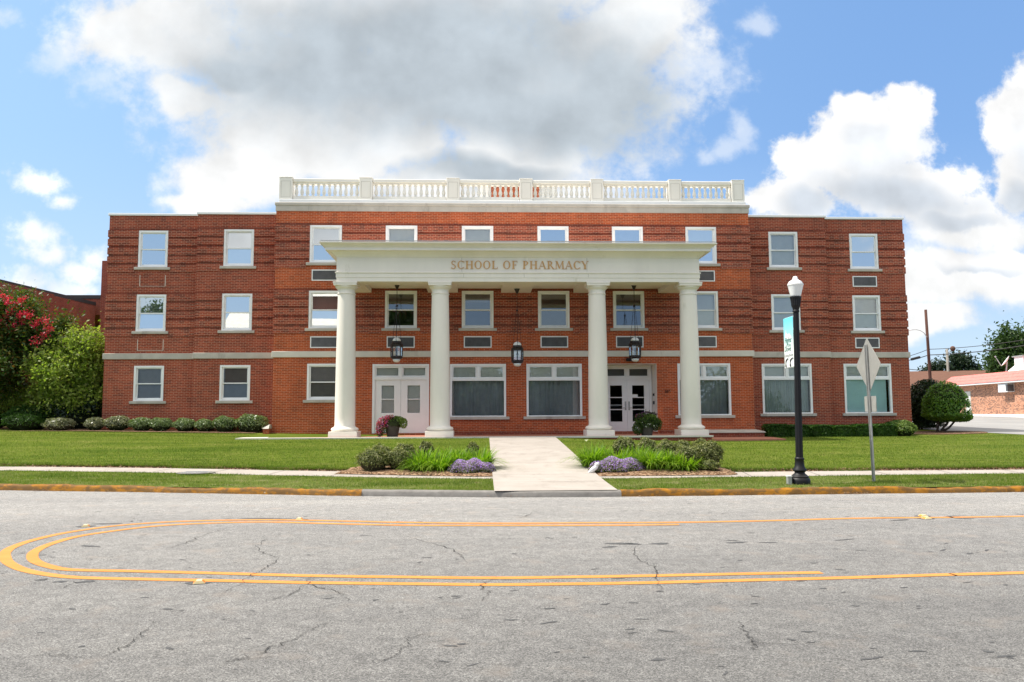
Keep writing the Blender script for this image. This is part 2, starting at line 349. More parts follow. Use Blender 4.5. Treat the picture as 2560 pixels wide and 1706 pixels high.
M['blind_dim'] = plain('grey_roller_blind', (.22, .21, .20), .8, .1, 0, .08, 4)
M['blind_blue'] = plain('pale_blue_sheet', (.66, .88, .88), .8, .1, 0, .05, 2)
M['screen'] = plain('grey_window_screen', (.40, .445, .475), .7, .2, 0, .22, .9)
M['curtain'] = plain('curtain_cloth', (.50, .57, .53), .9, .1, 0, .1, 5)
M['glass'] = glassmat('window_glass', .03); M['glass_sky'] = glassmat('reflecting_window_glass', .60); M['glass_mid'] = glassmat('clear_window_glass', .13)
M['gold'] = plain('gold_lettering', (.60, .34, .13), .4, .5, .15, .1, 6)
M['black'] = plain('black_iron', (.009, .0085, .010), .5, .3, 0, .2, 8)
M['bronze'] = plain('dark_bronze', (.032, .024, .022), .45, .5, .3, .2, 8)
M['milk'] = plain('milk_glass', (.80, .80, .78), .25, .5, 0, .03, 6)
M['steel'] = plain('galvanised_steel', (.42, .42, .41), .5, .4, .4, .12, 5)
M['steel_dark'] = plain('punched_holes', (.06, .06, .06), .7)
M['sign_back'] = plain('bare_aluminium', (.40, .39, .365), .45, .4, .25, .10, 4, 1, 0, ((.33, .32, .30), 3, .6))
M['wood_pole'] = plain('creosote_pole', (.085, .04, .03), .85, .2, 0, .3, 3, .2)
M['grey_pole'] = plain('weathered_pole', (.25, .23, .20), .85, .2, 0, .25, 3, .2)
M['pot'] = plain('dark_pot', (.05, .045, .035), .6, .3, 0, .25, 6)
M['bark'] = plain('pale_bark', (.24, .20, .16), .9, .1, 0, .3, 9, .3, .4)
M['bark_dark'] = plain('dark_bark', (.08, .06, .045), .9, .1, 0, .3, 9, .3, .4)
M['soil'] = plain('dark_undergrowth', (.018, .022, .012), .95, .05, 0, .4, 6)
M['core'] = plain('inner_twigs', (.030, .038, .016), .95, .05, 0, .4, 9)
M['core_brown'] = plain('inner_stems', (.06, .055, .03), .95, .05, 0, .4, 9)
M['red_tile'] = plain('red_roof_tile', (.62, .20, .17), .6, .3, 0, .16, 4)
M['brown_roof'] = plain('brown_shingle', (.155, .082, .058), .9, .1, 0, .12, 2)
M['stucco'] = plain('pale_stucco', (.68, .66, .6), .8)
M['wire'] = plain('cable_sheath', (.02, .02, .02), .6)
M['orange'] = plain('amber_reflector', (.75, .25, .03), .3, .5)
M['stud'] = plain('stud_body', (.80, .66, .36), .5)
M['annex_trim'] = plain('dark_fascia', (.055, .045, .042), .5)
M['shop_yellow'] = plain('yellow_band', (.60, .32, .05), .6)
M['leaf_myrtle'] = leafmat('crape_myrtle_leaf', [(.030, .065, .012), (.055, .11, .018), (.09, .14, .03), (.17, .085, .018)], .4)
M['leaf_light'] = leafmat('light_shrub_leaf', [(.14, .22, .025), (.23, .33, .045), (.36, .43, .10), (.18, .19, .07)], .5)
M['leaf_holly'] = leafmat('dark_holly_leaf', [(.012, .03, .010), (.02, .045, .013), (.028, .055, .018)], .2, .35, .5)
M['leaf_bush'] = leafmat('bush_leaf', [(.08, .14, .030), (.15, .22, .065), (.30, .36, .19)], .35, .35, .6)
M['leaf_bush_grey'] = leafmat('greyish_bush_leaf', [(.11, .13, .05), (.21, .22, .11), (.40, .40, .27)], .35, .35, .6)
M['leaf_box'] = leafmat('clipped_hedge_leaf', [(.024, .065, .008), (.045, .11, .012), (.075, .16, .022)], .4)
M['leaf_tree'] = leafmat('clipped_tree_leaf', [(.055, .14, .010), (.11, .23, .018), (.20, .34, .05)], .5, .35, .6)
M['leaf_azalea'] = leafmat('flower_bed_shrub_leaf', [(.055, .075, .018), (.12, .15, .036), (.22, .24, .08), (.40, .38, .20)], .4)
M['leaf_daylily'] = leafmat('daylily_blade', [(.07, .16, .008), (.13, .25, .010), (.19, .32, .018), (.25, .36, .04)], .5)
M['leaf_oak'] = leafmat('far_oak_leaf', [(.018, .035, .022), (.028, .050, .028), (.040, .062, .032)], .2)
M['leaf_far'] = leafmat('far_tree_leaf', [(.022, .050, .012), (.038, .080, .016), (.060, .105, .024)], .3)
M['petal_red'] = leafmat('crimson_petal', [(.42, .012, .045), (.58, .030, .085), (.70, .07, .12)], .4)
M['petal_purple'] = leafmat('purple_petal', [(.36, .17, .74), (.48, .29, .82), (.60, .46, .82), (.17, .20, .10), (.34, .33, .32)], .35)
M['petal_pink'] = leafmat('magenta_petal', [(.95, .04, .24), (.95, .07, .06), (.75, .10, .62), (.95, .5, .62), (.05, .14, .02)], .4)
M['petal_violet'] = leafmat('violet_petal', [(.10, .02, .16), (.14, .03, .05), (.03, .06, .015), (.05, .10, .02)], .3)
M['leaf_lime'] = leafmat('lime_leaf', [(.10, .17, .03), (.17, .25, .05), (.24, .31, .08)], .4)
M['leaf_planter'] = leafmat('planter_leaf', [(.02, .05, .01), (.05, .10, .015), (.10, .16, .02)], .35)
M['petal_white'] = leafmat('white_petal', [(.75, .74, .68), (.7, .7, .66)], .3)
M['grass_blade'] = leafmat('grass_blade', [(.058, .118, .008), (.090, .156, .012), (.13, .185, .024), (.19, .19, .06)], .45, .6, .2, 1)
M['grass_dry'] = leafmat('dry_grass_blade', [(.10, .17, .02), (.15, .20, .045), (.26, .24, .11), (.36, .31, .19)], .4, .6, .2)

def ground_mats():
    m, nt, N, L, out = newmat('asphalt'); v = coords(nt)
    spk = N.new('ShaderNodeTexVoronoi'); spk.inputs['Scale'].default_value = 130; L.new(v, spk.inputs['Vector'])
    sv = N.new('ShaderNodeSeparateColor'); L.new(spk.outputs['Color'], sv.inputs[0])
    fine = noise(nt, v, 190, 3, .7); mid = noise(nt, v, 6, 6, .65); big = noise(nt, coords(nt, (.35, 1, 1)), .45, 4, .55)
    c = ramp(nt, mth(nt, 'ADD', mth(nt, 'MULTIPLY', sv.outputs[0], .55), mth(nt, 'MULTIPLY', fine, .45)), [(.13, (.045, .044, .042)), (.34, (.140, .137, .133)), (.60, (.215, .210, .203)), (.90, (.44, .43, .412))])
    c = mixc(nt, .9, c, ramp(nt, mid, [(.3, (.78, .78, .78)), (.7, (1.18, 1.18, 1.17))]), 'MULTIPLY')
    dsp = noise(nt, coords(nt, (.8, 1.3, 1)), 3.4, 7, .72); c = mixc(nt, ramp(nt, dsp, [(.58, (0, 0, 0)), (.70, (.42, .42, .42))]), c, (.085, .084, .083))
    c = mixc(nt, .6, c, ramp(nt, big, [(.35, (.88, .88, .89)), (.65, (1.10, 1.09, 1.08))]), 'MULTIPLY')
    warm = noise(nt, v, 2.2, 5, .6); c = mixc(nt, ramp(nt, warm, [(.56, (0, 0, 0)), (.72, (.5, .5, .5))]), c, (.26, .225, .195))
    # polished wheel tracks run along the road
    tr = noise(nt, coords(nt, (.05, 1.1, 1)), 1.0, 3, .5); c = mixc(nt, .5, c, ramp(nt, tr, [(.35, (.9, .9, .91)), (.65, (1.12, 1.12, 1.11))]), 'MULTIPLY')
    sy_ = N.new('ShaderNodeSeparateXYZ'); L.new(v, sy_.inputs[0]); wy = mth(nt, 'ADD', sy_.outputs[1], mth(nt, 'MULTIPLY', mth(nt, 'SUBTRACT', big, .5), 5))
    c = mixc(nt, 1, c, ramp(nt, mth(nt, 'MULTIPLY_ADD', wy, 1/14, 2.1, clamp=True), [(.05, (.76, .76, .76)), (.42, (1.02, 1.02, 1.02)), (.80, (1.42, 1.41, 1.40))]), 'MULTIPLY')   # the far lane is worn pale and dusty; near-half darkening is grazing light painted in
    pk = noise(nt, coords(nt, (.55, 1.2, 1)), 7.5, 3, .5); c = mixc(nt, ramp(nt, pk, [(.70, (0, 0, 0)), (.75, (.5, .5, .5))]), c, (.085, .085, .087))
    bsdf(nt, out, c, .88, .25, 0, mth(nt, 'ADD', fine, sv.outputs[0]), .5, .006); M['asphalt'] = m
    m, nt, N, L, out = newmat('lot_asphalt'); v = coords(nt)
    c = ramp(nt, noise(nt, v, .5, 6, .6), [(.3, (.25, .245, .24)), (.7, (.33, .325, .315))]); bsdf(nt, out, c, .9, .2); M['lot'] = m
    m, nt, N, L, out = newmat('concrete_paving'); v = coords(nt)
    c = ramp(nt, noise(nt, v, 1.1, 8, .65), [(.3, (.335, .300, .265)), (.7, (.415, .375, .338))])
    c = mixc(nt, .5, c, ramp(nt, noise(nt, v, 40, 4, .7), [(.3, (.86, .86, .86)), (.7, (1.1, 1.1, 1.1))]), 'MULTIPLY')
    st = noise(nt, coords(nt, (1, .5, 1)), 2.3, 6, .7); c = mixc(nt, ramp(nt, st, [(.52, (0, 0, 0)), (.74, (.7, .7, .7))]), c, (.255, .225, .195))
    bsdf(nt, out, c, .9, .2, 0, noise(nt, v, 60, 3), .15, .004); M['concrete'] = m
    m, nt, N, L, out = newmat('kerb_concrete'); v = coords(nt, (1, 1, 1.5))
    c = ramp(nt, noise(nt, v, 3.5, 8, .7), [(.3, (.15, .14, .13)), (.7, (.27, .255, .235))]); bsdf(nt, out, c, .9, .2, 0, noise(nt, v, 20, 4), .3, .01); M['kerb'] = m
    m, nt, N, L, out = newmat('kerb_yellow_paint'); v = coords(nt, (1, 1, 1.6))
    y = ramp(nt, noise(nt, v, 5, 6, .6), [(.3, (.22, .092, .007)), (.7, (.40, .175, .014))])
    w = ramp(nt, noise(nt, v, 4.2, 9, .75), [(.44, (0, 0, 0)), (.52, (1, 1, 1))])
    w2 = ramp(nt, noise(nt, v, 9, 7, .7), [(.66, (0, 0, 0)), (.70, (1, 1, 1))])
    c = mixc(nt, mth(nt, 'MULTIPLY', w, .65), y, (.075, .055, .03)); c = mixc(nt, w2, c, (.50, .42, .30))
    bsdf(nt, out, c, .8, .25, 0, noise(nt, v, 14, 5), .4, .015); M['kerb_yellow'] = m
    m, nt, N, L, out = newmat('road_paint'); v = coords(nt)
    y = ramp(nt, noise(nt, v, 3, 6, .6), [(.3, (.54, .205, .036)), (.7, (.64, .262, .055))])
    sp = noise(nt, v, 85, 4, .75); c = mixc(nt, ramp(nt, sp, [(.55, (0, 0, 0)), (.64, (.7, .7, .7))]), y, (.26, .20, .14))
    bsdf(nt, out, c, .75, .3, 0, sp, .3, .004); M['paint'] = m
    m, nt, N, L, out = newmat('tar'); c = ramp(nt, noise(nt, coords(nt), 30, 4), [(.3, (.05, .05, .052)), (.7, (.10, .10, .10))]); bsdf(nt, out, c, .8, .3); M['tar'] = m
    m, nt, N, L, out = newmat('crack_gap'); bsdf(nt, out, (.050, .048, .046), .95, .1); M['crack'] = m
    m, nt, N, L, out = newmat('lawn_turf'); v = coords(nt)
    c = ramp(nt, noise(nt, coords(nt, (.5, 1, 1)), 1.3, 7, .65), [(.28, (.066, .105, .009)), (.5, (.100, .140, .013)), (.72, (.150, .170, .034))])
    c = mixc(nt, .7, c, ramp(nt, noise(nt, v, 38, 5, .75), [(.3, (.6, .62, .55)), (.7, (1.4, 1.35, 1.3))]), 'MULTIPLY')
    mow = noise(nt, coords(nt, (.05, 1, 1)), 3.2, 4, .6); c = mixc(nt, .85, c, ramp(nt, mow, [(.34, (.70, .80, .55)), (.64, (1.28, 1.18, 1.5))]), 'MULTIPLY')
    bsdf(nt, out, c, .9, .1, 0, noise(nt, v, 60, 4, .8), .8, .02); M['lawn'] = m
    m, nt, N, L, out = newmat('verge_turf'); v = coords(nt)
    c = ramp(nt, noise(nt, v, 2.2, 7, .7), [(.30, (.070, .11, .012)), (.55, (.115, .150, .026)), (.72, (.27, .235, .14))])
    c = mixc(nt, .7, c, ramp(nt, noise(nt, v, 45, 5, .75), [(.3, (.6, .6, .55)), (.7, (1.4, 1.35, 1.3))]), 'MULTIPLY')
    bsdf(nt, out, c, .9, .1, 0, noise(nt, v, 60, 4, .8), .8, .02); M['verge'] = m
    m, nt, N, L, out = newmat('bark_mulch'); v = coords(nt)
    vo = N.new('ShaderNodeTexVoronoi'); vo.inputs['Scale'].default_value = 28; L.new(coords(nt, (1, 1.6, 1)), vo.inputs['Vector'])
    sv = N.new('ShaderNodeSeparateColor'); L.new(vo.outputs['Color'], sv.inputs[0])
    c = ramp(nt, sv.outputs[0], [(.1, (.06, .035, .02)), (.5, (.18, .10, .055)), (.9, (.40, .27, .17))]); bsdf(nt, out, c, .95, .1, 0, sv.outputs[0], .9, .03); M['mulch'] = m
    m, nt, N, L, out = newmat('porch_brick_paving'); v = coords(nt)
    c = ramp(nt, noise(nt, v, 8, 5, .7), [(.3, (.36, .14, .09)), (.7, (.50, .22, .15))]); bsdf(nt, out, c, .85, .2); M['porch_brick'] = m
    m, nt, N, L, out = newmat('far_ground'); v = coords(nt)
    c = ramp(nt, noise(nt, v, .05, 5), [(.3, (.06, .09, .03)), (.7, (.12, .13, .06))]); bsdf(nt, out, c, .95, .1); M['far'] = m
ground_mats()
# ------------------------------------------------------------------ the ground
def curve(pts, sm=1.0):
    p = np.array(pts); xs = np.arange(-130, 130, .1); ys = np.interp(xs, p[:, 0], p[:, 1])
    k = np.exp(-.5*(np.arange(-40, 41)*.1/sm)**2); k /= k.sum()
    ys = np.convolve(np.pad(ys, 40, mode='edge'), k, mode='valid')
    return lambda x: np.interp(x, xs, ys)
yk = curve([(-130, 6), (-30, -11.0), (-18, -13.45)] + [(-9.881, -15.232), (-6.965, -15.867), (-2.511, -17.027), (0.637, -17.617), (2.584, -17.637), (6.071, -17.558), (10.332, -17.454)] + [(20, -17.3), (60, -16.6), (130, -16)], .8)
ysn = curve([(-130, 12), (-30, -8.2)] + [(-12.285, -11.075), (-7.356, -12.506), (-2.915, -14.161), (0.002, -15.05), (2.695, -15.211), (7.141, -14.963), (12.218, -14.745)] + [(20, -15.6), (60, -15.2), (130, -15)], .8)
ysf = curve([(-130, 14), (-30, -6.6)] + [(-13.035, -9.777), (-7.895, -11.052), (-3.131, -12.812), (0.305, -13.603), (2.883, -14.014), (7.601, -13.844), (12.839, -13.851)] + [(20, -14.35), (60, -14), (130, -13.8)], .8)
zb = curve([(-60, 1.1), (-25, .96), (-10.5, .68), (-8.5, .645), (-1, .645), (2.8, .65), (5, .55), (8.4, .47), (14, .49), (22, .55), (60, .6)], .6)
zc = curve([(-60, 1.1), (-25, 1.0), (-15, .92), (-9, .80), (-2, .66), (8, .56), (11.2, .52), (17.6, .50), (20, .6), (60, .7)], .6)
def zg(x, y):
    x = np.asarray(x, float); y = np.asarray(y, float)
    a, b = ysf(x), np.full_like(x, -3.3); b = np.maximum(b, a+.5)
    t = np.clip((y-a)/(b-a), 0, 1); z1 = .195+(zb(x)-.195)*(t*(1.15-.15*t))
    t2 = np.clip((y-b)/3.6, 0, 1); z2 = zb(x)+(zc(x)-zb(x))*t2
    t3 = np.clip((y-.3)/30, 0, 1); z3 = zc(x)+(1.05-zc(x))*t3
    v0, v1 = yk(x)+.17, ysn(x); tv = np.clip((y-v0)/np.maximum(v1-v0, .1), 0, 1); zv = .105+.03*tv
    zs = .135+.02*np.clip((y-ysn(x))/np.maximum(a-ysn(x), .1), 0, 1)
    z = np.where(y < ysn(x), zv, np.where(y < a, zs, np.where(y < b, z1, np.where(y < .3, z2, z3))))
    return z
def zg1(x, y): return float(zg(np.array([x]), np.array([y]))[0])
def sheet(name, xs, ylo, yhi, ny, zf, mat, kind='structure'):
    V = []
    for x in xs:
        a, b = float(ylo(x)), float(yhi(x))
        for j in range(ny+1):
            y = a+(b-a)*j/ny; V.append((x, y, zf(x, y)))
    n = ny+1; F = [(i*n+j, (i+1)*n+j, (i+1)*n+j+1, i*n+j+1) for i in range(len(xs)-1) for j in range(ny)]
    o = npmesh(name, V, F, mat, smooth=True); tag(o, kind=kind); return o
XS = np.concatenate([np.arange(-128, -26, 3), np.arange(-26, 26, .25), np.arange(26, 128, 3)])
o = MB().add([(-2500, -2500, -.35), (2500, -2500, -.35), (2500, 2500, -.35), (-2500, 2500, -.35)], [(0, 1, 2, 3)]).build('ground', M['far']); tag(o, kind='structure')
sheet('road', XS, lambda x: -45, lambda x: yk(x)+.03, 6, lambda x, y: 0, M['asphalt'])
sheet('verge', XS, lambda x: yk(x)+.15, lambda x: ysn(x)+.02, 6, lambda x, y: zg1(x, min(y, ysn(x)-.001))-.004, M['verge'])
sheet('sidewalk', XS, lambda x: ysn(x), lambda x: ysf(x)+.03, 2, lambda x, y: .135+.02*(y-ysn(x))/(ysf(x)-ysn(x)), M['concrete'])
sheet('lawn', XS, lambda x: ysf(x)+.001, lambda x: .3, 22, zg1, M['lawn'])
sheet('back_lawn', XS, lambda x: .3, lambda x: 140, 24, zg1, M['lawn'])
# a ragged turf lip along the pavement's lawn side
V, F = [], []
for x in np.arange(-26, 26, .05):
    if .2 < x < 2.8: continue
    y = float(ysf(x)); h = .05+.025*rng.random(); b = len(V)
    V += [(x, y-.01-.02*rng.random(), .152), (x+.05, y-.01-.02*rng.random(), .152), (x+.05, y+.02, .155+h), (x, y+.02, .155+h)]; F.append((b, b+1, b+2, b+3))
o = npmesh('turf_edge', V, F, M['mulch']); tag(o, kind='structure')
# the entrance walk
WL = lambda y: np.interp(y, [-18, -3.3], [0.284, 0.383]) ; WR = lambda y: np.interp(y, [-18, -3.3], [2.562, 2.767])
def zwalk(y): return np.interp(y, [-17.5, -15.9, -14.9, -3.3], [.108, .142, .172, .672])
V = []; ys = np.linspace(-17.53, -3.15, 60)
for y in ys:
    for t in np.linspace(0, 1, 7):
        V.append((WL(y)+(WR(y)-WL(y))*t, y, max(zwalk(y), zg1(1.5, y)+.012)))
n = 7; V = [tuple(map(float, p)) for p in V]
skirt = len(V)
F = [(i*n+j, i*n+j+1, (i+1)*n+j+1, (i+1)*n+j) for i in range(len(ys)-1) for j in range(6)]
o = npmesh('walkway', V, F, M['concrete'], smooth=True); tag(o, kind='structure')
# joints of the paving: thin grooves
jm = MB()
def jl(p, q, w=.012):
    (x0, y0, z0), (x1, y1, z1) = p, q; d = Vector((x1-x0, y1-y0, 0)).normalized(); nx, ny = -d.y*w/2, d.x*w/2
    jm.add([(x0-nx, y0-ny, z0), (x0+nx, y0+ny, z0), (x1+nx, y1+ny, z1), (x1-nx, y1-ny, z1)], [(0, 3, 2, 1)])
for x in np.arange(-25, 25, 1.55):
    if -.2 < x < 3: continue
    jl((x-.06, float(ysn(x)), .140), (x+.1, float(ysf(x)), .160))
for y in (-15.95, -14.6, -12.2, -9.8, -7.4, -5.0):
    z = max(float(zwalk(y)), zg1(1.5, y)+.012)+.005; jl((float(WL(y)), y, z), (float(WR(y)), y, z))
o = jm.build('paving_joints', M['crack']); tag(o, kind='structure')
# kerb: painted stretches left and right, bare concrete before the walk
def kerb(name, x0, x1, mat, rough):
    xs = np.linspace(x0, x1, int((x1-x0)/.11)+1); V = []
    r1 = np.convolve(rng.normal(0, 1, len(xs)+8), np.ones(9)/9, 'valid')*rough; r2 = np.convolve(rng.normal(0, 1, len(xs)+8), np.ones(9)/9, 'valid')*rough
    for i, x in enumerate(xs):
        y = float(yk(x)); jag = rng.normal(0, .15)*rough
        V += [(x, y+r2[i], -.03), (x, y+.012+r2[i]+jag, .075+r1[i]), (x, y+.04+r2[i], .105+r1[i]+jag), (x, y+.17, .112+r1[i]), (x, y+.175, .02)]
    F = [(i*5+j, (i+1)*5+j, (i+1)*5+j+1, i*5+j+1) for i in range(len(xs)-1) for j in range(4)]
    return tag(npmesh(name, V, F, mat), kind='structure')
kerb('kerb', -60, -2.2, M['kerb_yellow'], .038); kerb('kerb', -2.199, 2.62, M['kerb'], .006); kerb('kerb', 2.621, 60, M['kerb_yellow'], .038)
# dust and grit in the gutter
def strip(name, pts, w, z, mat, wj=0, closed=False):
    P = [Vector((p[0], p[1], 0)) for p in pts]; V = []
    for i, p in enumerate(P):
        t = (P[min(i+1, len(P)-1)]-P[max(i-1, 0)]).normalized(); nn = Vector((-t.y, t.x, 0)); ww = (w[i] if isinstance(w, (list, tuple)) else w)*(1+wj*(rng.random()-.5))
        V += [tuple(p+nn*ww/2+Vector((0, 0, z))), tuple(p-nn*ww/2+Vector((0, 0, z)))]
    return V, [(2*i+1, 2*i+3, 2*i+2, 2*i) for i in range(len(P)-1)]
def spline(pts, n=12):
    P = [np.array(p, float) for p in pts]; P = [2*P[0]-P[1]]+P+[2*P[-1]-P[-2]]; o = []
    for i in range(1, len(P)-2):
        for k in range(n):
            t = k/n; a, b, c, d = P[i-1:i+3]
            o.append(.5*((2*b)+(-a+c)*t+(2*a-5*b+4*c-d)*t*t+(-a+3*b-3*c+d)*t**3))
    o.append(P[-2]); return [tuple(p) for p in o]
def marking(pts, w): V, F = strip('', spline(pts, 14), w, .004, None); return V, F
for pts in ([(17.585, -20.626), (7.961, -20.874), (6.758, -20.905), (5.433, -20.899), (4.061, -21.058), (2.761, -21.121), (1.502, -21.069), (0.243, -21.017), (-1.048, -20.83), (-2.202, -20.554), (-3.182, -20.382), (-4.108, -20.429), (-4.664, -20.594), (-5.122, -20.934), (-5.43, -21.499), (-5.521, -22.108), (-5.474, -22.614), (-5.345, -22.993), (-5.168, -23.308), (-4.941, -23.644), (-4.599, -24.021), (-4.245, -24.286), (-3.839, -24.48), (-3.284, -24.587), (-2.431, -24.721), (-1.598, -24.862), (-0.593, -24.984), (0.156, -25.064), (0.968, -25.079), (1.584, -25.071), (2.425, -25.027), (3.284, -24.983), (4.4, -24.901), (5.199, -24.858), (11.591, -24.514)], [(2.752, -21.347), (1.775, -21.339), (0.238, -21.242), (-1.022, -21.12), (-2.146, -20.857), (-3.118, -20.623), (-4.002, -20.736), (-4.519, -20.959), (-4.903, -21.422), (-5.115, -21.857), (-5.142, -22.434), (-5.059, -22.898), (-4.906, -23.259), (-4.685, -23.599), (-4.384, -23.898), (-4.071, -24.09), (-3.448, -24.199), (-2.544, -24.367), (-1.666, -24.541), (-0.617, -24.682), (0.162, -24.768), (1.009, -24.772), (1.651, -24.762), (2.522, -24.734), (3.292, -24.72)]):
    V, F = marking(pts, .115); o = npmesh('road_marking', V, F, M['paint']); tag(o, kind='structure')
# cracks wander across the asphalt
cv, cf = [], []
for pts in [[(-2.539, -21.753), (-2.633, -22.452), (-2.491, -23.079), (-2.2, -23.513), (-2.131, -23.835), (-2.151, -24.185), (-2.176, -24.559), (-2.189, -25.125), (-2.236, -25.392)], [(-1.603, -24.545), (-1.592, -24.796), (-1.387, -25.133), (-1.184, -25.319), (-1.058, -25.648)], [(-1.562, -24.94), (-1.628, -25.332), (-1.786, -25.64)], [(-2.41, -26.222), (-2.376, -26.633), (-2.367, -26.893), (-2.381, -27.083)], [(-1.097, -26.271), (-1.192, -26.478), (-1.319, -26.854), (-1.464, -27.113), (-1.562, -27.198), (-1.576, -27.328)], [(-0.486, -26.691), (-0.497, -26.902), (-0.554, -27.189), (-0.681, -27.272)], [(0.186, -24.714), (0.02, -25.089), (0.094, -25.358), (0.018, -25.716)], [(-3.349, -21.091), (-3.51, -21.681), (-3.535, -22.469), (-3.563, -23.004)], [(-0.965, -22.056), (-0.539, -22.765), (-0.24, -23.379), (-0.111, -24.033)], [(-3.754, -24.654), (-3.708, -24.984)], [(1.853, -22.917), (1.682, -23.722), (1.739, -24.357), (1.688, -24.743), (1.619, -25.187), (1.607, -25.458)], [(1.919, -26.483), (1.87, -26.753), (1.859, -26.949), (1.795, -27.025)], [(1.841, -27.001), (1.817, -27.179)], [(-3.176, -17.445), (-3.382, -18.071)], [(0.866, -19.76), (0.65, -20.495)], [(-2.884, -27.007), (-2.61, -27.06), (-2.403, -27.063)], [(-4.435, -23.489), (-4.071, -23.384), (-3.745, -23.272)]]:
    P = spline(pts, 8); Q = []
    for i, p in enumerate(P):
        Q.append((p[0]+rng.normal(0, .018), p[1]+rng.normal(0, .018)))
        if rng.random() < .035 and i < len(P)-2:
            a = rng.uniform(-.6, .6); s = [Q[-1]]
            for k in range(rng.integers(2, 6)): a += rng.normal(0, .5); s.append((s[-1][0]+.07*math.cos(a), s[-1][1]+.07*math.sin(a)))
            V, F = strip('', s, .004, .0065, None, .9); b = len(cv); cv += V; cf += [tuple(b+q for q in f) for f in F]
    wd = [.0075*(.25+.75*math.sin(math.pi*min(1, max(.06, i/len(Q))))) for i in range(len(Q))]
    V, F = strip('', Q, wd, .007, None, 1.2); b = len(cv); cv += V; cf += [tuple(b+q for q in f) for f in F]
o = npmesh('road_cracks', cv, cf, M['crack']); tag(o, kind='structure')
tm = MB()
def blot(x, y, a, b, ang=0, n=26):
    ph = rng.uniform(0, 6.28, 4); vs = []
    for k in range(n):
        w = 2*math.pi*k/n; r = 1+.18*math.sin(2*w+ph[0])+.14*math.sin(3*w+ph[1])+.10*math.sin(5*w+ph[2])+.07*math.sin(8*w+ph[3])
        px, py = a*r*math.cos(w), b*r*math.sin(w); vs.append((x+px*math.cos(ang)-py*math.sin(ang), y+px*math.sin(ang)+py*math.cos(ang), .0025))
    tm.add(vs, [tuple(range(n))])
for (x, y), a, b in [((-4.114, -24.562), 0.07, 0.05), ((-3.895, -24.667), 0.08, 0.045), ((-3.651, -24.683), 0.12, 0.05), ((-5.269, -20.631), 0.28, 0.06), ((-4.589, -22.61), 0.16, 0.05), ((1.713, -22.889), 0.22, 0.1), ((2.125, -22.919), 0.16, 0.07), ((3.057, -22.898), 0.16, 0.06), ((3.432, -22.925), 0.12, 0.04), ((1.512, -23.102), 0.12, 0.05), ((-3.24, -20.227), 0.4, 0.05), ((-2.978, -20.337), 0.3, 0.04), ((6.016, -20.827), 0.3, 0.07), ((5.974, -21.131), 0.22, 0.05), ((6.977, -20.768), 0.2, 0.03), ((6.963, -21.036), 0.2, 0.03), ((4.404, -22.785), 0.16, 0.04), ((3.047, -22.747), 0.1, 0.03), ((3.429, -24.225), 0.05, 0.025), ((3.534, -24.59), 0.05, 0.025), ((1.123, -27.334), 0.06, 0.03), ((2.466, -27.387), 0.1, 0.02), ((3.275, -27.29), 0.04, 0.03), ((2.318, -26.757), 0.05, 0.025), ((-2.836, -25.385), 0.05, 0.02), ((-3.253, -25.75), 0.05, 0.02)]: blot(x, y, a*.8, b*.75, rng.normal(0, .3))
for k in range(190):
    y = -18.5-10*rng.random()**.8; x = rng.uniform(-.62, .70)*(y+32.5)+.3; s = rng.uniform(.006, .020); blot(x, y, s*rng.uniform(1.4, 4.0), s, rng.normal(0, .4), 12)
o = tm.build('road_stains', M['tar']); tag(o, kind='structure')
# raised reflectors
STUD_L = ['amber road reflector on a tar patch beside the near yellow line', 'amber road reflector at the start of the far curve of the yellow loop', 'small amber road reflector on the far yellow line behind the loop', 'amber road reflector touching the single far yellow line, upper of a pair', 'amber road reflector touching the single far yellow line, lower of a pair']
for (x, y), lb, ang in zip([(-2.571, -24.806), (-5.454, -20.899), (-2.63, -20.387), (6.522, -20.754), (6.428, -21.015)], STUD_L, (.25, .3, .05, .05, .05)):
    t = thing('road_reflector', (x, y, 0), lb, 'reflector', 'raised reflectors along the yellow lines'); t.rotation_euler.z = ang
    mb = MB().add([(-.055, -.05, 0), (.055, -.05, 0), (.055, .05, 0), (-.055, .05, 0), (-.022, -.042, .026), (.022, -.042, .026), (.022, .042, .026), (-.022, .042, .026)],
                  [(4, 5, 6, 7), (0, 1, 5, 4), (2, 3, 7, 6), (3, 0, 4, 7), (1, 2, 6, 5)]); mb.v = [(p[0]+x, p[1]+y, p[2]+.002) for p in mb.v]
    mb.build('body', M['stud'], t)
    for sx in (1, -1):
        g = MB().add([(sx*.0535+x, -.040+y, .0048), (sx*.0535+x, .040+y, .0048), (sx*.0255+x, .036+y, .0268), (sx*.0255+x, -.036+y, .0268)], [(0, 1, 2, 3)]); g.build('lens', M['orange'], t)
    bm = MB(); nn = 20
    bm.add([(x+.12*(1+.2*math.sin(3*w))*math.cos(w), y+.085*(1+.15*math.cos(2*w))*math.sin(w), .003) for w in [2*math.pi*k/nn for k in range(nn)]], [tuple(range(nn))]); bm.build('adhesive_pad', M['tar'], t)
# manhole in the pavement
mx, my = (-6.772, -12.688)
t = thing('manhole_cover', (mx, my, .15), 'round cast iron manhole cover in a grey collar set in the sidewalk', 'manhole cover')
MB().lathe(mx, my, [(.44, .145), (.44, .158), (.36, .162)], 32).build('collar', M['kerb'], t)
mb = MB().lathe(mx, my, [(.33, .15), (.33, .168), (.05, .168)], 32)
for k in range(-3, 4): mb.box(mx-.28, my+k*.085-.015, .168, mx+.28, my+k*.085+.015, .173) if abs(k) < 3 else None
mb.build('lid', M['steel'], t)
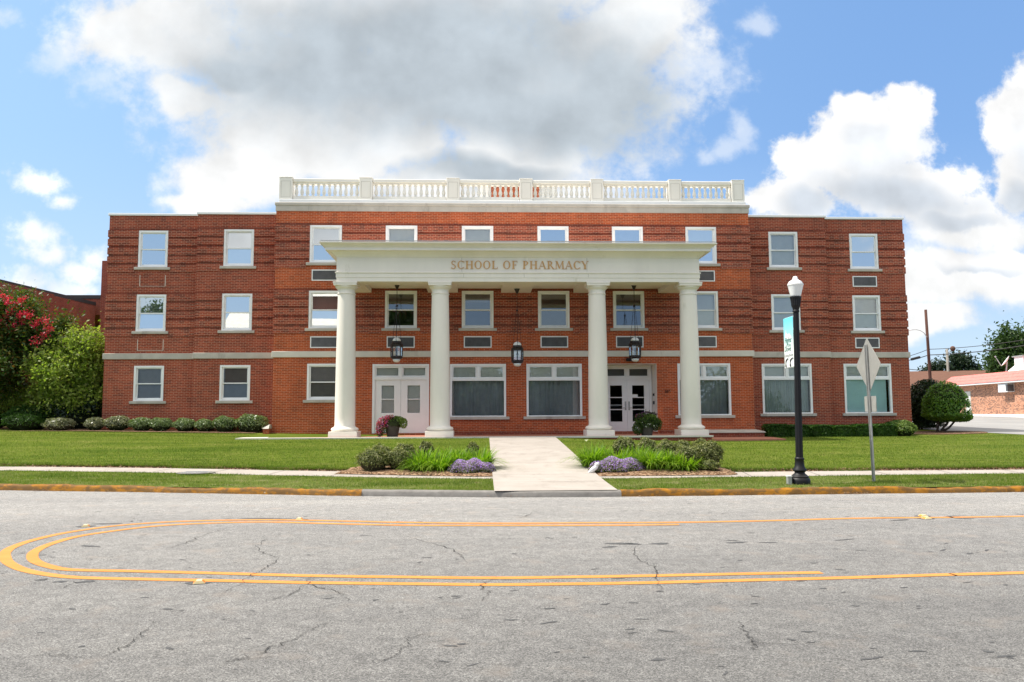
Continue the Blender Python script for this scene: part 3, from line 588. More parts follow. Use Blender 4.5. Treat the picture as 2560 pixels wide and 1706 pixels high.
# side street on the right, a sheet just above the ground
lx = [20.9, 22, 24, 28, 34, 44, 60, 90, 125]
V = []; yl = np.linspace(-13.9, 60, 60)
for x in lx:
    for y in yl:
        xx = x+ (np.interp(y, [-14, -8, -1.5, 2.8, 8, 60], [1.8, 1.2, .55, -.15, -.2, -.2]) if x < 30 else 0); V.append((xx, y, zg1(xx, y)+.012))
n = len(yl); F = [(i*n+j, (i+1)*n+j, (i+1)*n+j+1, i*n+j+1) for i in range(len(lx)-1) for j in range(n-1)]
o = npmesh('side_street', V, F, M['lot'], smooth=True); tag(o, kind='structure')

# ------------------------------------------------------------------ the school building
B = thing('school_building', (1.52, 0, .6), 'long three storey red brick school with a white columned portico', 'building')
ZT_F, ZT_W = 9.757, 9.80
COLD = {}
def wallpiece(name, x0, x1, z0, z1, y, openings, mat, depth=.22, parent=B):
    """front wall in the plane y with real openings and reveals"""
    mb = MB(); xs = sorted({x0, x1, *[q for a in openings for q in a[:2] if x0 < q < x1]}); zs = sorted({z0, z1, *[q for a in openings for q in a[2:4] if z0 < q < z1]})
    for i in range(len(xs)-1):
        for j in range(len(zs)-1):
            cx, cz = (xs[i]+xs[i+1])/2, (zs[j]+zs[j+1])/2
            if any(a[0] < cx < a[1] and a[2] < cz < a[3] for a in openings): continue
            mb.add([(xs[i], y, zs[j]), (xs[i+1], y, zs[j]), (xs[i+1], y, zs[j+1]), (xs[i], y, zs[j+1])], [(0, 1, 2, 3)])
    for a in openings:
        d = a[4] if len(a) > 4 else depth; p, q, r, s = a[:4]
        mb.add([(p, y, r), (p, y+d, r), (p, y+d, s), (p, y, s)], [(0, 1, 2, 3)]); mb.add([(q, y, r), (q, y+d, r), (q, y+d, s), (q, y, s)], [(3, 2, 1, 0)])
        mb.add([(p, y, s), (q, y, s), (q, y+d, s), (p, y+d, s)], [(3, 2, 1, 0)]); mb.add([(p, y, r), (q, y, r), (q, y+d, r), (p, y+d, r)], [(0, 1, 2, 3)])
    return mb, name, mat, parent
WINS = []      # (x0, x1, z0, z1, y, style)
W3, W2, W1 = (7.63, 9.175), (4.955, 6.485), (2.085, 3.535)
for k, c in enumerate((-6.185, -3.13, -.03, 3.07, 6.15, 9.21)):
    WINS.append((c-.645, c+.645, *W3, 0, ('sky', 'blind', 'blind', 'sky', 'skypale', 'skypale')[k])); WINS.append((c-.645, c+.645, *W2, 0, ('skypale', 'dark', 'dark', 'dark', 'dark', 'blind')[k]))
WINS.append((-6.85, -5.56, *W1, 0, 'dim'))
PICS = [(-1.148, 1.111, 1.385, 3.51, 0, 'picdark'), (1.935, 4.189, 1.385, 3.51, 0, 'picdark'), (8.101, 10.287, 1.40, 3.51, 0, 'picdark')]
PA = [(11.883, 14.013, 1.449, 3.54, .83, 'piccurtain')]; PB = [(15.526, 17.583, 1.449, 3.548, 1.13, 'picblue')]
WA = [(-10.5285, -9.2987, *W3, .83, 'skypale'), (-10.54, -9.31, *W2, .83, 'sky'), (-10.55, -9.32, *W1, .83, 'dim'), (12.351, 13.615, *W3, .83, 'blind'), (12.38, 13.62, *W2, .83, 'blind')]
WB = [(-14.121, -12.917, *W3, 1.13, 'sky'), (-14.12, -12.91, *W2, 1.13, 'skypale'), (-14.12, -12.91, *W1, 1.13, 'dim'), (15.998, 17.251, *W3, 1.13, 'sky'), (16.02, 17.24, *W2, 1.13, 'blind')]
DOORL = (-4.251, -1.982, .745, 3.512); DOORR = (5.13, 7.246, .745, 3.513)
OPF = [w[:4] for w in WINS+PICS]+[DOORL, (*DOORR, 1.0)]
secs = [('F', -8.2, 11.23, 0, OPF, M['brick_front'], ZT_F), ('A', -11.62, -8.2, .83, [w[:4] for w in WA if w[0] < 0], M['brick_wing'], ZT_W), ('B', -15.34, -11.62, 1.13, [w[:4] for w in WB if w[0] < 0], M['brick_wing'], ZT_W),
        ('A', 11.23, 14.83, .83, [w[:4] for w in WA+PA if w[0] > 0], M['brick_wing'], ZT_W), ('B', 14.83, 18.39, 1.13, [w[:4] for w in WB+PB if w[0] > 0], M['brick_wing'], ZT_W)]
for tagk, x0, x1, y, op, mat, zt in secs:
    mb, nm, mt, pr = wallpiece('wall', x0, x1, .2, zt, y, op, mat)
    if tagk == 'F': mb.add([(x0, 0, .2), (x0, .83, .2), (x0, .83, zt), (x0, 0, zt)], [(3, 2, 1, 0)]); mb.add([(x1, 0, .2), (x1, .83, .2), (x1, .83, zt), (x1, 0, zt)], [(0, 1, 2, 3)])
    if tagk == 'F': mb.add([(x0, .83, 9.6), (x0, 12, 9.6), (x0, 12, zt), (x0, .83, zt)], [(3, 2, 1, 0)]); mb.add([(x1, .83, 9.6), (x1, 12, 9.6), (x1, 12, zt), (x1, .83, zt)], [(0, 1, 2, 3)])
    if tagk == 'B':
        e = x0 if x0 < 0 else x1; i = x1 if x0 < 0 else x0; mb.add([(e, y, .2), (e, 16, .2), (e, 16, zt), (e, y, zt)], [(0, 1, 2, 3)]); mb.add([(i, .83, .2), (i, y, .2), (i, y, zt), (i, .83, zt)], [(0, 1, 2, 3)])
    # the brick of the window storeys stands proud in flat bands with a recessed course between, darker brick mostly painting the groove shade
    for zlo, zhi in ((W2[0]-.20, W2[1]+.09), (W3[0]-.20, W3[1]+.09)):
        n = 5; pitch = (zhi-zlo)/n; pr = .034
        wcut = sorted([(a[0], a[1]) for a in op if a[2] < zhi and a[3] > zlo])
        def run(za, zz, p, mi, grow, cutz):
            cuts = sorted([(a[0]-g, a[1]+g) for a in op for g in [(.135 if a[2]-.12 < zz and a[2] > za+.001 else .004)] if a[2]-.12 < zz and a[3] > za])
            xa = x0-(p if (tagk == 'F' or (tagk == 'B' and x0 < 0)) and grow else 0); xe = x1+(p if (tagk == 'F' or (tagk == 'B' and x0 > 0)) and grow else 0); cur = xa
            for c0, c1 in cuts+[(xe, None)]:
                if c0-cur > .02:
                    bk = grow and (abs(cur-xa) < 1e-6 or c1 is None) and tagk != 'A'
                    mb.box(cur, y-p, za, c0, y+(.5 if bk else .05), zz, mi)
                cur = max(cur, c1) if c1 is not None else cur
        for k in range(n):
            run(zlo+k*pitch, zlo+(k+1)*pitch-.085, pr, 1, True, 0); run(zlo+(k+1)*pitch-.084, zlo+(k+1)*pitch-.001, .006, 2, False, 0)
    mb.build('wall', [mt, M['brick_band'], M['brick_shaded_course']], B)
# bricked-up ventilator openings of the left wing: thin pale mortar outlines
mb = MB()
for x0, x1, z0, z1 in (( -14.03, -12.97, 6.83, 7.30), (-14.03, -12.97, 4.16, 4.62)):
    mb = MB(); mb.box(x0, 1.122, z0, x0+.022, 1.14, z1); mb.box(x1-.022, 1.122, z0, x1, 1.14, z1); mb.box(x0+.022, 1.122, z0, x1-.022, 1.14, z0+.012); mb.build('mortar_outline', M['stone_pale'], B)
# belt course, front block proud of the wings
mb = MB(); mb.box(-8.26, -.06, 3.79, 11.29, .9, 4.03, bev=.012); mb.build('belt_course', M['stone_pale'], B)
for x0, x1, y in ((-11.66, -8.262, .83), (11.292, 14.87, .83)): mb = MB().box(x0, y-.05, 3.80, x1, y+.1, 4.04, bev=.012); mb.build('belt_course', M['stone'], B)
for x0, x1, y in ((-15.395, -11.664, 1.13), (14.874, 18.445, 1.13)): mb = MB().box(x0, y-.05, 3.80, x1, y+.1, 4.04, bev=.012); mb.build('belt_course', M['stone'], B)
# dark course under the belt
# copings
for x0, x1, y in ((-11.66, -8.23, .83), (11.26, 14.87, .83)): MB().box(x0, y-.05, ZT_W+.002, x1, 15, 9.90, bev=.01).build('coping', M['white_metal'], B)
for x0, x1, y in ((-15.39, -11.664, 1.13), (14.874, 18.44, 1.13)): MB().box(x0, y-.05, ZT_W+.002, x1, 16, 9.90, bev=.01).build('coping', M['white_metal'], B)
# stone frieze under the balustrade
mb = MB(); mb.box(-8.225, -.025, ZT_F+.002, 11.255, 12, 9.98); mb.box(-8.26, -.06, 9.982, 11.29, 12, 10.115, bev=.02)
for x in np.arange(-8.2+1.3, 11.2, 1.62): mb.box(x, -.0275, ZT_F+.01, x+.008, -.02, 9.975, 1)
mb.build('stone_frieze', [M['stone'], M['seam']], B)
MB().box(-8.12, .02, 10.117, 11.15, 11.5, 10.255, bev=.012).build('roof_edge', M['white_metal'], B)
MB().box(-8.19, .84, 9.3, 11.22, 12, 9.6).build('roof', M['stone'], B)
MB().box(-15.3, 1.4, .4, 18.35, 15.9, .62).build('floor_slab', M['room'], B)
MB().box(-15.3, 5.2, .62, 18.35, 5.4, 9.6).build('back_room_wall', M['room'], B)
for z in (4.0, 6.9): MB().box(-15.2, 1.5, z-.55, 18.2, 5.2, z-.45).build('storey_ceiling', M['room'], B)
MB().box(-15.34, 15.9, .2, 18.39, 16.1, 9.8).build('rear_wall', M['brick_wing'], B)
# balustrade
bal = MB(); Y0, Y1 = .10, .50; ZB = 10.257
piers = [-7.86, -4.61, -1.04, 1.98, 4.93, 8.20, 10.86]
bal = MB()
for a, b in zip(piers[:-1], piers[1:]):
    bal.box(a+.28, Y0+.05, ZB, b-.28, Y1-.05, ZB+.17, bev=.012); bal.box(a+.28, Y0+.02, 11.00, b-.28, Y1-.02, 11.15, bev=.02); bal.box(a+.28, Y0+.08, 10.945, b-.28, Y1-.08, 10.998)
bo = bal.build('balustrade', M['cream_white'], B)
prof = [(.070, 0), (.070, .05), (.050, .06), (.046, .08), (.066, .12), (.080, .18), (.068, .25), (.046, .34), (.038, .41), (.062, .425), (.062, .455), (.042, .465), (.055, .485), (.072, .495), (.072, .516)]
for a, b in zip(piers[:-1], piers[1:]):
    n = int(round((b-a-.58)/.222)); s = (b-a-.56)/n
    for k in range(n):
        x = a+.28+s*(k+.5); q = MB().lathe(x, .30, prof, 10, 0, ZB+.171).build('baluster', M['cream_white'], bo, smooth=True)
for x in piers:
    q = MB(); q.box(x-.265, Y0-.035, ZB, x+.265, Y1+.035, 11.17, bev=.008); q.box(x-.275, Y0-.045, 11.172, x+.275, Y1+.045, 11.205, bev=.008)
    q.box(x-.19, Y0-.038, ZB+.10, x-.178, Y0-.033, 11.03, 1); q.box(x+.178, Y0-.038, ZB+.10, x+.19, Y0-.033, 11.03, 1); q.box(x-.177, Y0-.038, 11.02, x+.177, Y0-.033, 11.03, 1); q.box(x-.177, Y0-.038, ZB+.10, x+.177, Y0-.033, ZB+.11, 1)
    q.build('pier', [M['cream_white'], M['stone']], bo)
# the brick stair head behind the balustrade with its pale side wall
hd = MB().box(.62, 5.0, 10.257, 2.95, 8, 12.30).build('roof_stair_head', M['brick_front'], B)
MB().box(.55, 4.86, 12.302, 3.2, 8.1, 12.50).build('cap', M['cream_white'], hd); MB().box(.10, 5.1, 10.257, .612, 7, 12.30).build('side_panel', M['cream_white'], hd)
MB().add([(2.96, 5.05, 10.257), (3.55, 5.05, 10.257), (3.75, 5.05, 12.30), (2.96, 5.05, 12.30), (2.96, 7, 10.257), (3.55, 7, 10.257), (3.75, 7, 12.30), (2.96, 7, 12.30)], [(0, 1, 2, 3), (1, 5, 6, 2), (4, 7, 6, 5), (3, 2, 6, 7)]).build('side_panel', M['stucco'], hd)

# windows ------------------------------------------------------------------
def dh_window(x0, x1, z0, z1, y, style, parent=B):
    f = MB(); c = .085
    f.box(x0+.002, y-.012, z0+.002, x0+c, y+.12, z1-.002); f.box(x1-c, y-.012, z0+.002, x1-.002, y+.12, z1-.002); f.box(x0+c+.001, y-.012, z1-c, x1-c-.001, y+.12, z1-.002); f.box(x0+c+.001, y-.02, z0+.002, x1-c-.001, y+.12, z0+.055)
    a, b, p, q = x0+c, x1-c, z0+.056, z1-c; zm = (p+q)/2; s = .055
    for (lo, hi, yy) in ((zm-.02, q, .045), (p, zm+.025, .085)):
        f.box(a+.003, y+yy, lo, a+s, y+yy+.035, hi); f.box(b-s, y+yy, lo, b-.003, y+yy+.035, hi); f.box(a+s+.001, y+yy, hi-.045, b-s-.001, y+yy+.035, hi); f.box(a+s+.001, y+yy, lo, b-s-.001, y+yy+.035, lo+(.045 if lo > p+.1 else .075))
    w = f.build('window', M['white'], parent)
    g = MB(); 
    for lo, hi, yy in ((zm+.02, q-.04, .0625), (p+.07, zm-.02, .1025)): tx, tz = rng.normal(0, .010), rng.normal(0, .010); g.add([(a+s-.01, y+yy-tx-tz, lo), (b-s+.01, y+yy+tx-tz, lo), (b-s+.01, y+yy+tx+tz, hi), (a+s-.01, y+yy-tx+tz, hi)], [(0, 1, 2, 3)])
    g.build('pane', M['glass_sky'] if style.startswith('sky') else M['glass_mid'] if style in ('dark', 'blind') else M['glass'], w)
    MB().box(x0-.13, y-.075, z0-.11, x1+.13, y+.1, z0, bev=.008).build('sill', M['stone'], w)
    if style != 'dark':
        m = {'sky': M['blind_dim'], 'skypale': M['blind_pale'], 'blind': M['blind'], 'dim': M['blind_dim']}[style]
        zlo = p+(.25 if style == 'sky' else .06 if style != 'dim' else .0)
        if style == 'sky' and rng.random() < .5: zlo = p
        MB().box(a+.01, y+.17, zlo, b-.01, y+.178, q).build('roller_blind', m, w)
    else:
        MB().box(a+.01, y+.17, (p+q)/2+.30+.2*rng.random(), b-.01, y+.178, q).build('roller_blind', M['blind_dim'], w)
def pic_window(x0, x1, z0, z1, y, style, parent=B):
    f = MB(); c = .085; zt = z1-.63
    f.box(x0+.002, y-.012, z0+.002, x0+c, y+.13, z1-.002); f.box(x1-c, y-.012, z0+.002, x1-.002, y+.13, z1-.002); f.box(x0+c+.001, y-.012, z1-c, x1-c-.001, y+.13, z1-.002); f.box(x0+c+.001, y-.012, z0+.002, x1-c-.001, y+.13, z0+.045)
    f.box(x0+c+.001, y-.004, zt-.05, x1-c-.001, y+.12, zt+.05); xm = (x0+x1)/2; f.box(xm-.05, y-.004, zt+.051, xm+.05, y+.12, z1-c-.001)
    for a, b in ((x0+c+.002, xm-.052), (xm+.052, x1-c-.002)):
        f.box(a, y+.03, zt+.052, a+.05, y+.07, z1-c-.002); f.box(b-.05, y+.03, zt+.052, b, y+.07, z1-c-.002); f.box(a+.051, y+.03, z1-c-.05, b-.051, y+.07, z1-c-.002); f.box(a+.051, y+.03, zt+.052, b-.051, y+.07, zt+.10)
    w = f.build('picture_window', M['white'], parent)
    g = MB()
    for a, b, p, q, yy in ((x0+c, x1-c, z0+.046, zt-.05, .07), (x0+c+.04, xm-.09, zt+.09, z1-c-.04, .05), (xm+.09, x1-c-.04, zt+.09, z1-c-.04, .05)):
        g.add([(a, y+yy, p), (b, y+yy, p), (b, y+yy, q), (a, y+yy, q)], [(0, 1, 2, 3)])
    g.build('pane', M['glass_mid'] if style == 'picdark' else M['glass'], w)
    MB().box(x0-.13, y-.08, z0-.115, x1+.13, y+.1, z0, bev=.008).build('sill', M['stone'], w)
    for a, b in ((x0+c+.03, xm-.08), (xm+.08, x1-c-.03)): MB().box(a, y+.14, zt+.04, b, y+.148, z1-c).build('roller_blind', M['blind'], w)
    if style == 'picdark':
        V = []; n = 120; p0 = rng.uniform(0, 6)
        for k in range(n+1):
            x = x0+c+(x1-x0-2*c)*k/n; d = .028*math.sin(k*.55+p0+1.3*math.sin(k*.13))+.012*math.sin(k*1.7)+.05*math.sin(k*.06+p0)
            V += [(x, y+.30+d, z0+.03), (x, y+.30+d*.7, zt)]
        npmesh('sheer_curtain', V, [(2*k, 2*k+2, 2*k+3, 2*k+1) for k in range(n)], M['screen'], w, smooth=True)
    if style == 'piccurtain':
        V = []; n = 150
        for k in range(n+1):
            x = x0+c+(x1-x0-2*c)*k/n; d = .05*math.sin(k*.75+.9*math.sin(k*.21))+.02*math.sin(k*1.9)
            V += [(x, y+.27+d, z0+.05), (x, y+.27+d*.8, zt)]
        npmesh('curtain', V, [(2*k, 2*k+2, 2*k+3, 2*k+1) for k in range(n)], M['curtain'], w, smooth=True)
    if style == 'picblue': MB().box(x0+c, y+.15, z0+.05, x1-c-.09, y+.158, zt-.05).build('window_film', M['blind_blue'], w)
for w in WINS+WA+WB: dh_window(*w)
for w in PICS+PA+PB: pic_window(*w)
# ventilator grilles under the windows
def grille(x0, x1, z0, z1, y):
    f = MB(); t = .04
    f.box(x0, y-.025, z0, x0+t, y+.02, z1); f.box(x1-t, y-.025, z0, x1, y+.02, z1); f.box(x0+t, y-.025, z1-t, x1-t, y+.02, z1); f.box(x0+t, y-.025, z0, x1-t, y+.02, z0+t)
    w = f.build('vent_grille', M['white'], B); g = MB(); n = 9
    g.box(x0+t, y-.006, z0+t, x1-t, y-.003, z1-t)
    for k in range(n):
        z = z0+t+(z1-z0-2*t)*(k+.5)/n; g.add([(x0+t, y-.02, z-.012), (x1-t, y-.02, z-.012), (x1-t, y-.007, z+.012), (x0+t, y-.007, z+.012)], [(0, 1, 2, 3)])
    g.build('louvre', M['louvre'], w)
for c in (-6.185, -3.13, -.03, 3.08, 6.165, 9.19):
    grille(c-.56, c+.56, 4.165, 4.63, 0)
for c in (-6.17, -3.13, -.03, 3.07, 6.15, 9.19): grille(c-.56, c+.56, 6.89, 7.345, 0)
grille(16.075, 17.135, 6.86, 7.32, 1.13); grille(16.075, 17.13, 4.21, 4.66, 1.13)
# doors ---------------------------------------------------------------------
def double_door(x0, x1, z0, z1, y, lites, handles):
    f = MB(); c = .10; zt = 2.94
    f.box(x0+.002, y-.015, z0, x0+c, y+.14, z1-.002); f.box(x1-c, y-.015, z0, x1-.002, y+.14, z1-.002); f.box(x0+c+.001, y-.015, z1-c, x1-c-.001, y+.14, z1-.002); f.box(x0+c+.001, y-.01, zt-.06, x1-c-.001, y+.13, zt+.05)
    xm = (x0+x1)/2; f.box(xm-.045, y-.01, zt+.051, xm+.045, y+.13, z1-c-.001)
    for a, b in ((x0+c+.002, xm-.047), (xm+.047, x1-c-.002)):
        f.box(a, y+.03, zt+.052, a+.06, y+.08, z1-c-.002); f.box(b-.06, y+.03, zt+.052, b, y+.08, z1-c-.002); f.box(a+.061, y+.03, z1-c-.06, b-.061, y+.08, z1-c-.002); f.box(a+.061, y+.03, zt+.052, b-.061, y+.08, zt+.11)
    d = f.build('entrance_frame', M['door_white'], B); g = MB(); bl = MB()
    for a, b in ((x0+c+.05, xm-.09), (xm+.09, x1-c-.05)):
        g.add([(a, y+.06, zt+.09), (b, y+.06, zt+.09), (b, y+.06, z1-c-.05), (a, y+.06, z1-c-.05)], [(0, 1, 2, 3)]); bl.box(a, y+.15, zt+.05, b, y+.158, z1-c)
    g.build('transom_pane', M['glass'], d); bl.build('roller_blind', M['blind'] if not handles else M['blind_dim'], d)
    L0, L1 = x0+c+.006, x1-c-.006
    for side, (a, b) in enumerate(((L0, xm-.004), (xm+.004, L1))):
        m = (a+b)/2; gw = .25; zlo = 1.555 if lites == 2 else 1.15; zhi = 2.65
        q = MB(); q.box(a, y+.04, z0+.008, m-gw, y+.09, zt-.062); q.box(m+gw, y+.04, z0+.008, b, y+.09, zt-.062); q.box(m-gw, y+.04, zhi, m+gw, y+.09, zt-.062); q.box(m-gw, y+.04, z0+.008, m+gw, y+.09, zlo)
        for k in range(1, lites): z = zlo+(zhi-zlo)*k/lites; q.box(m-gw, y+.045, z-.018, m+gw, y+.085, z+.018)
        if lites == 2:
            for (p0, p1, r0, r1) in ((m-.30, m-.288, .93, 1.50), (m+.288, m+.30, .93, 1.50), (m-.287, m+.287, 1.49, 1.50), (m-.287, m+.287, .93, .942)): q.box(p0, y+.034, r0, p1, y+.041, r1)
        lf = q.build('door', M['door_white'], B)
        MB().add([(m-gw, y+.065, zlo), (m+gw, y+.065, zlo), (m+gw, y+.065, zhi), (m-gw, y+.065, zhi)], [(0, 1, 2, 3)]).build('pane', M['glass'], lf)
        if lites == 2: MB().box(m-gw-.03, y+.14, zlo-.05, m+gw+.03, y+.148, zhi+.03).build('door_blind', M['blind'], lf)
        else:
            s = 1 if side == 0 else -1; hx = (b if side == 0 else a)-s*.07
            h = MB(); h.box(hx-.035, y+.028, 1.62, hx+.035, y+.039, 1.98, bev=.004); h.tube([(hx, y+.03, 1.72), (hx, y-.03, 1.72), (hx-s*.13, y-.035, 1.72)], .012, 8); h.lathe(hx, y+.02, [(.025, 1.88), (.025, 1.905)], 12); h.build('handle', M['steel'], lf)
            MB().box(m-gw-.02, y+.11, 1.80, m+gw+.02, y+.15, 1.86).build('push_bar', M['steel'], lf)
            if side: MB().box(m-.245, y+.058, 2.16, m-.02, y+.063, 2.28).build('notice', M['white'], lf)
double_door(*DOORL, .0, 2, False)
# recessed entrance: lining of the recess, then the door
MB().box(DOORR[1]-.012, .0, DOORR[2], DOORR[1]-.004, .99, DOORR[3]-.004).build('entrance_lining', M['cream'], B); MB().box(DOORR[0]+.004, .0, DOORR[2], DOORR[0]+.012, .99, DOORR[3]-.004).build('entrance_lining', M['cream'], B); MB().box(DOORR[0]+.013, .0, DOORR[3]-.014, DOORR[1]-.013, .99, DOORR[3]-.006).build('entrance_lining', M['cream'], B)
double_door(DOORR[0]+.03, DOORR[1]-.03, DOORR[2], DOORR[3]-.02, .85, 3, True)
MB().box(DOORL[0], .15, DOORL[2]-.05, DOORL[1], .3, DOORL[2]+.006).build('threshold', M['steel'], B); MB().box(DOORR[0], -.02, .60, DOORR[1], 1.2, .742).build('threshold', M['brick_base'], B)
for z, h in ((2.20, .10), (1.86, .13)): MB().box(DOORR[1]-.05, .42, z, DOORR[1]-.013, .58, z+h).build('entry_keypad', M['black'], B)
MB().box(6.0, -.18, 3.60, 6.50, 0, 3.72, bev=.02).build('door_lamp', M['black'], B)
def digits(s, x, z, h, y):
    seg = {'5': 'afgcd', '0': 'abcdef', '7': 'abc'}; mb = MB(); w = h*.5; t = h*.14
    for ch in s:
        for q in seg[ch]:
            x0, x1, z0, z1 = {'a': (x, x+w, z+h-t, z+h), 'd': (x, x+w, z, z+t), 'g': (x, x+w, z+h/2-t/2, z+h/2+t/2), 'f': (x, x+t, z+h/2, z+h), 'b': (x+w-t, x+w, z+h/2, z+h), 'e': (x, x+t, z, z+h/2), 'c': (x+w-t, x+w, z, z+h/2)}[q]
            j = .001*ord(q)/40; mb.box(x0, y-.02-j, z0, x1, y, z1)
        x += w*1.45
    return mb
digits('507', 7.58, 2.32, .105, 0).build('house_number', M['black'], B)

# portico --------------------------------------------------------------------
XL, XR, YF = -5.24, 8.31, -2.85
def sweep(prof, mats, name, parent, mi=None):
    mb = MB(); n = len(prof); vs = []
    for o, z in prof: vs += [(XL-o, -.005, z), (XL-o, YF-o, z), (XR+o, YF-o, z), (XR+o, -.005, z)]
    fs = [(4*i+k, 4*i+k+1, 4*i+k+5, 4*i+k+4) for i in range(n-1) for k in range(3)]
    mb.add(vs, fs); return mb
EZ = 6.40
P = [(-.80, EZ+.20), (-.80, EZ), (0, EZ), (0, EZ+.145), (.018, EZ+.15), (.018, EZ+.30), (.05, EZ+.315), (.05, EZ+.355), (0, EZ+.37), (0, EZ+.905), (.03, EZ+.915), (.04, EZ+.95), (.09, EZ+1.0), (.16, EZ+1.06), (.20, EZ+1.10), (.36, EZ+1.105), (.36, EZ+1.21), (.385, EZ+1.215), (.41, EZ+1.26), (.47, EZ+1.30), (.53, EZ+1.33), (.55, EZ+1.345), (.55, EZ+1.375), (.2, EZ+1.40)]
ent = sweep(P, None, '', None).build('entablature', M['cream'], B)
ent.data.set_sharp_from_angle(angle=R(30))
MB().add([(XL-.2, -.006, EZ+1.40), (XL-.2, YF-.2, EZ+1.40), (XR+.2, YF-.2, EZ+1.40), (XR+.2, -.006, EZ+1.40)], [(0, 3, 2, 1)]).box(XL+.8, YF+.8, EZ+.185, XR-.8, -.005, EZ+.30).build('portico_roof', M['cream'], B)
MB().box(XL-.52, YF-.535, EZ+1.4, XR+.52, YF-.50, EZ+1.43).build('drip_edge', M['steel'], ent)
jm = MB()
for x in (-.62, 4.06): jm.box(x, YF-.003, EZ+.38, x+.008, YF, EZ+.90)
for x in (-.55, 4.10, 1.7): jm.box(x, YF-.0205, EZ+.16, x+.008, YF-.016, EZ+.295)
jm.build('panel_joint', M['seam'], ent)
for c in (-4.92, -1.43, 1.52, 4.48, 7.97):
    a, b = (max(c-.60, XL+.801) if c < 0 else c-.60), (min(c+.60, XR-.801) if c > 5 else c+.60)
    if b-a > .05: MB().box(a, YF+.801, EZ+.003, b, -.006, EZ+.19).build('ceiling_beam', M['cream'], B)
CX = (-4.92, -1.43, 4.48, 7.97); CY = -2.45
for c in CX:
    sh = []
    for k in range(19):
        t = k/18; r = .373-.055*(t**1.6); sh.append((r, 1.09+t*(5.96-1.09)))
    sh = [(.395, 1.055), (.385, 1.07)]+sh+[(.318, 6.0), (.318, 6.13)]
    cl = MB().lathe(c, CY, sh, 48).build('column', M['cream'], B); smooth_angle(cl, 40)
    q = MB(); pts = [(.40, .885), (.46, .89)]+[(.46+.045*math.sin(math.pi*k/8), .89+.135*k/8) for k in range(1, 8)]+[(.455, 1.026), (.42, 1.03), (.405, 1.056)]
    q.lathe(c, CY, pts, 48); smooth_angle(q.build('column_base', M['cream'], cl), 40)
    MB().box(c-.515, CY-.515, .60, c+.515, CY+.515, .884, bev=.008).build('plinth', M['cream'], cl)
    q = MB().lathe(c, CY, [(.315, 5.955), (.342, 5.965), (.342, 5.995), (.318, 6.01)], 40); q.lathe(c, CY, [(.317, 6.12), (.33, 6.128), (.335, 6.15), (.36, 6.17), (.395, 6.20), (.412, 6.235), (.41, 6.262)], 40)
    q.box(c-.425, CY-.425, 6.264, c+.425, CY+.425, 6.34, bev=.004); q.box(c-.44, CY-.44, 6.341, c+.44, CY+.44, 6.399, bev=.004); smooth_angle(q.build('capital', M['cream'], cl), 35)
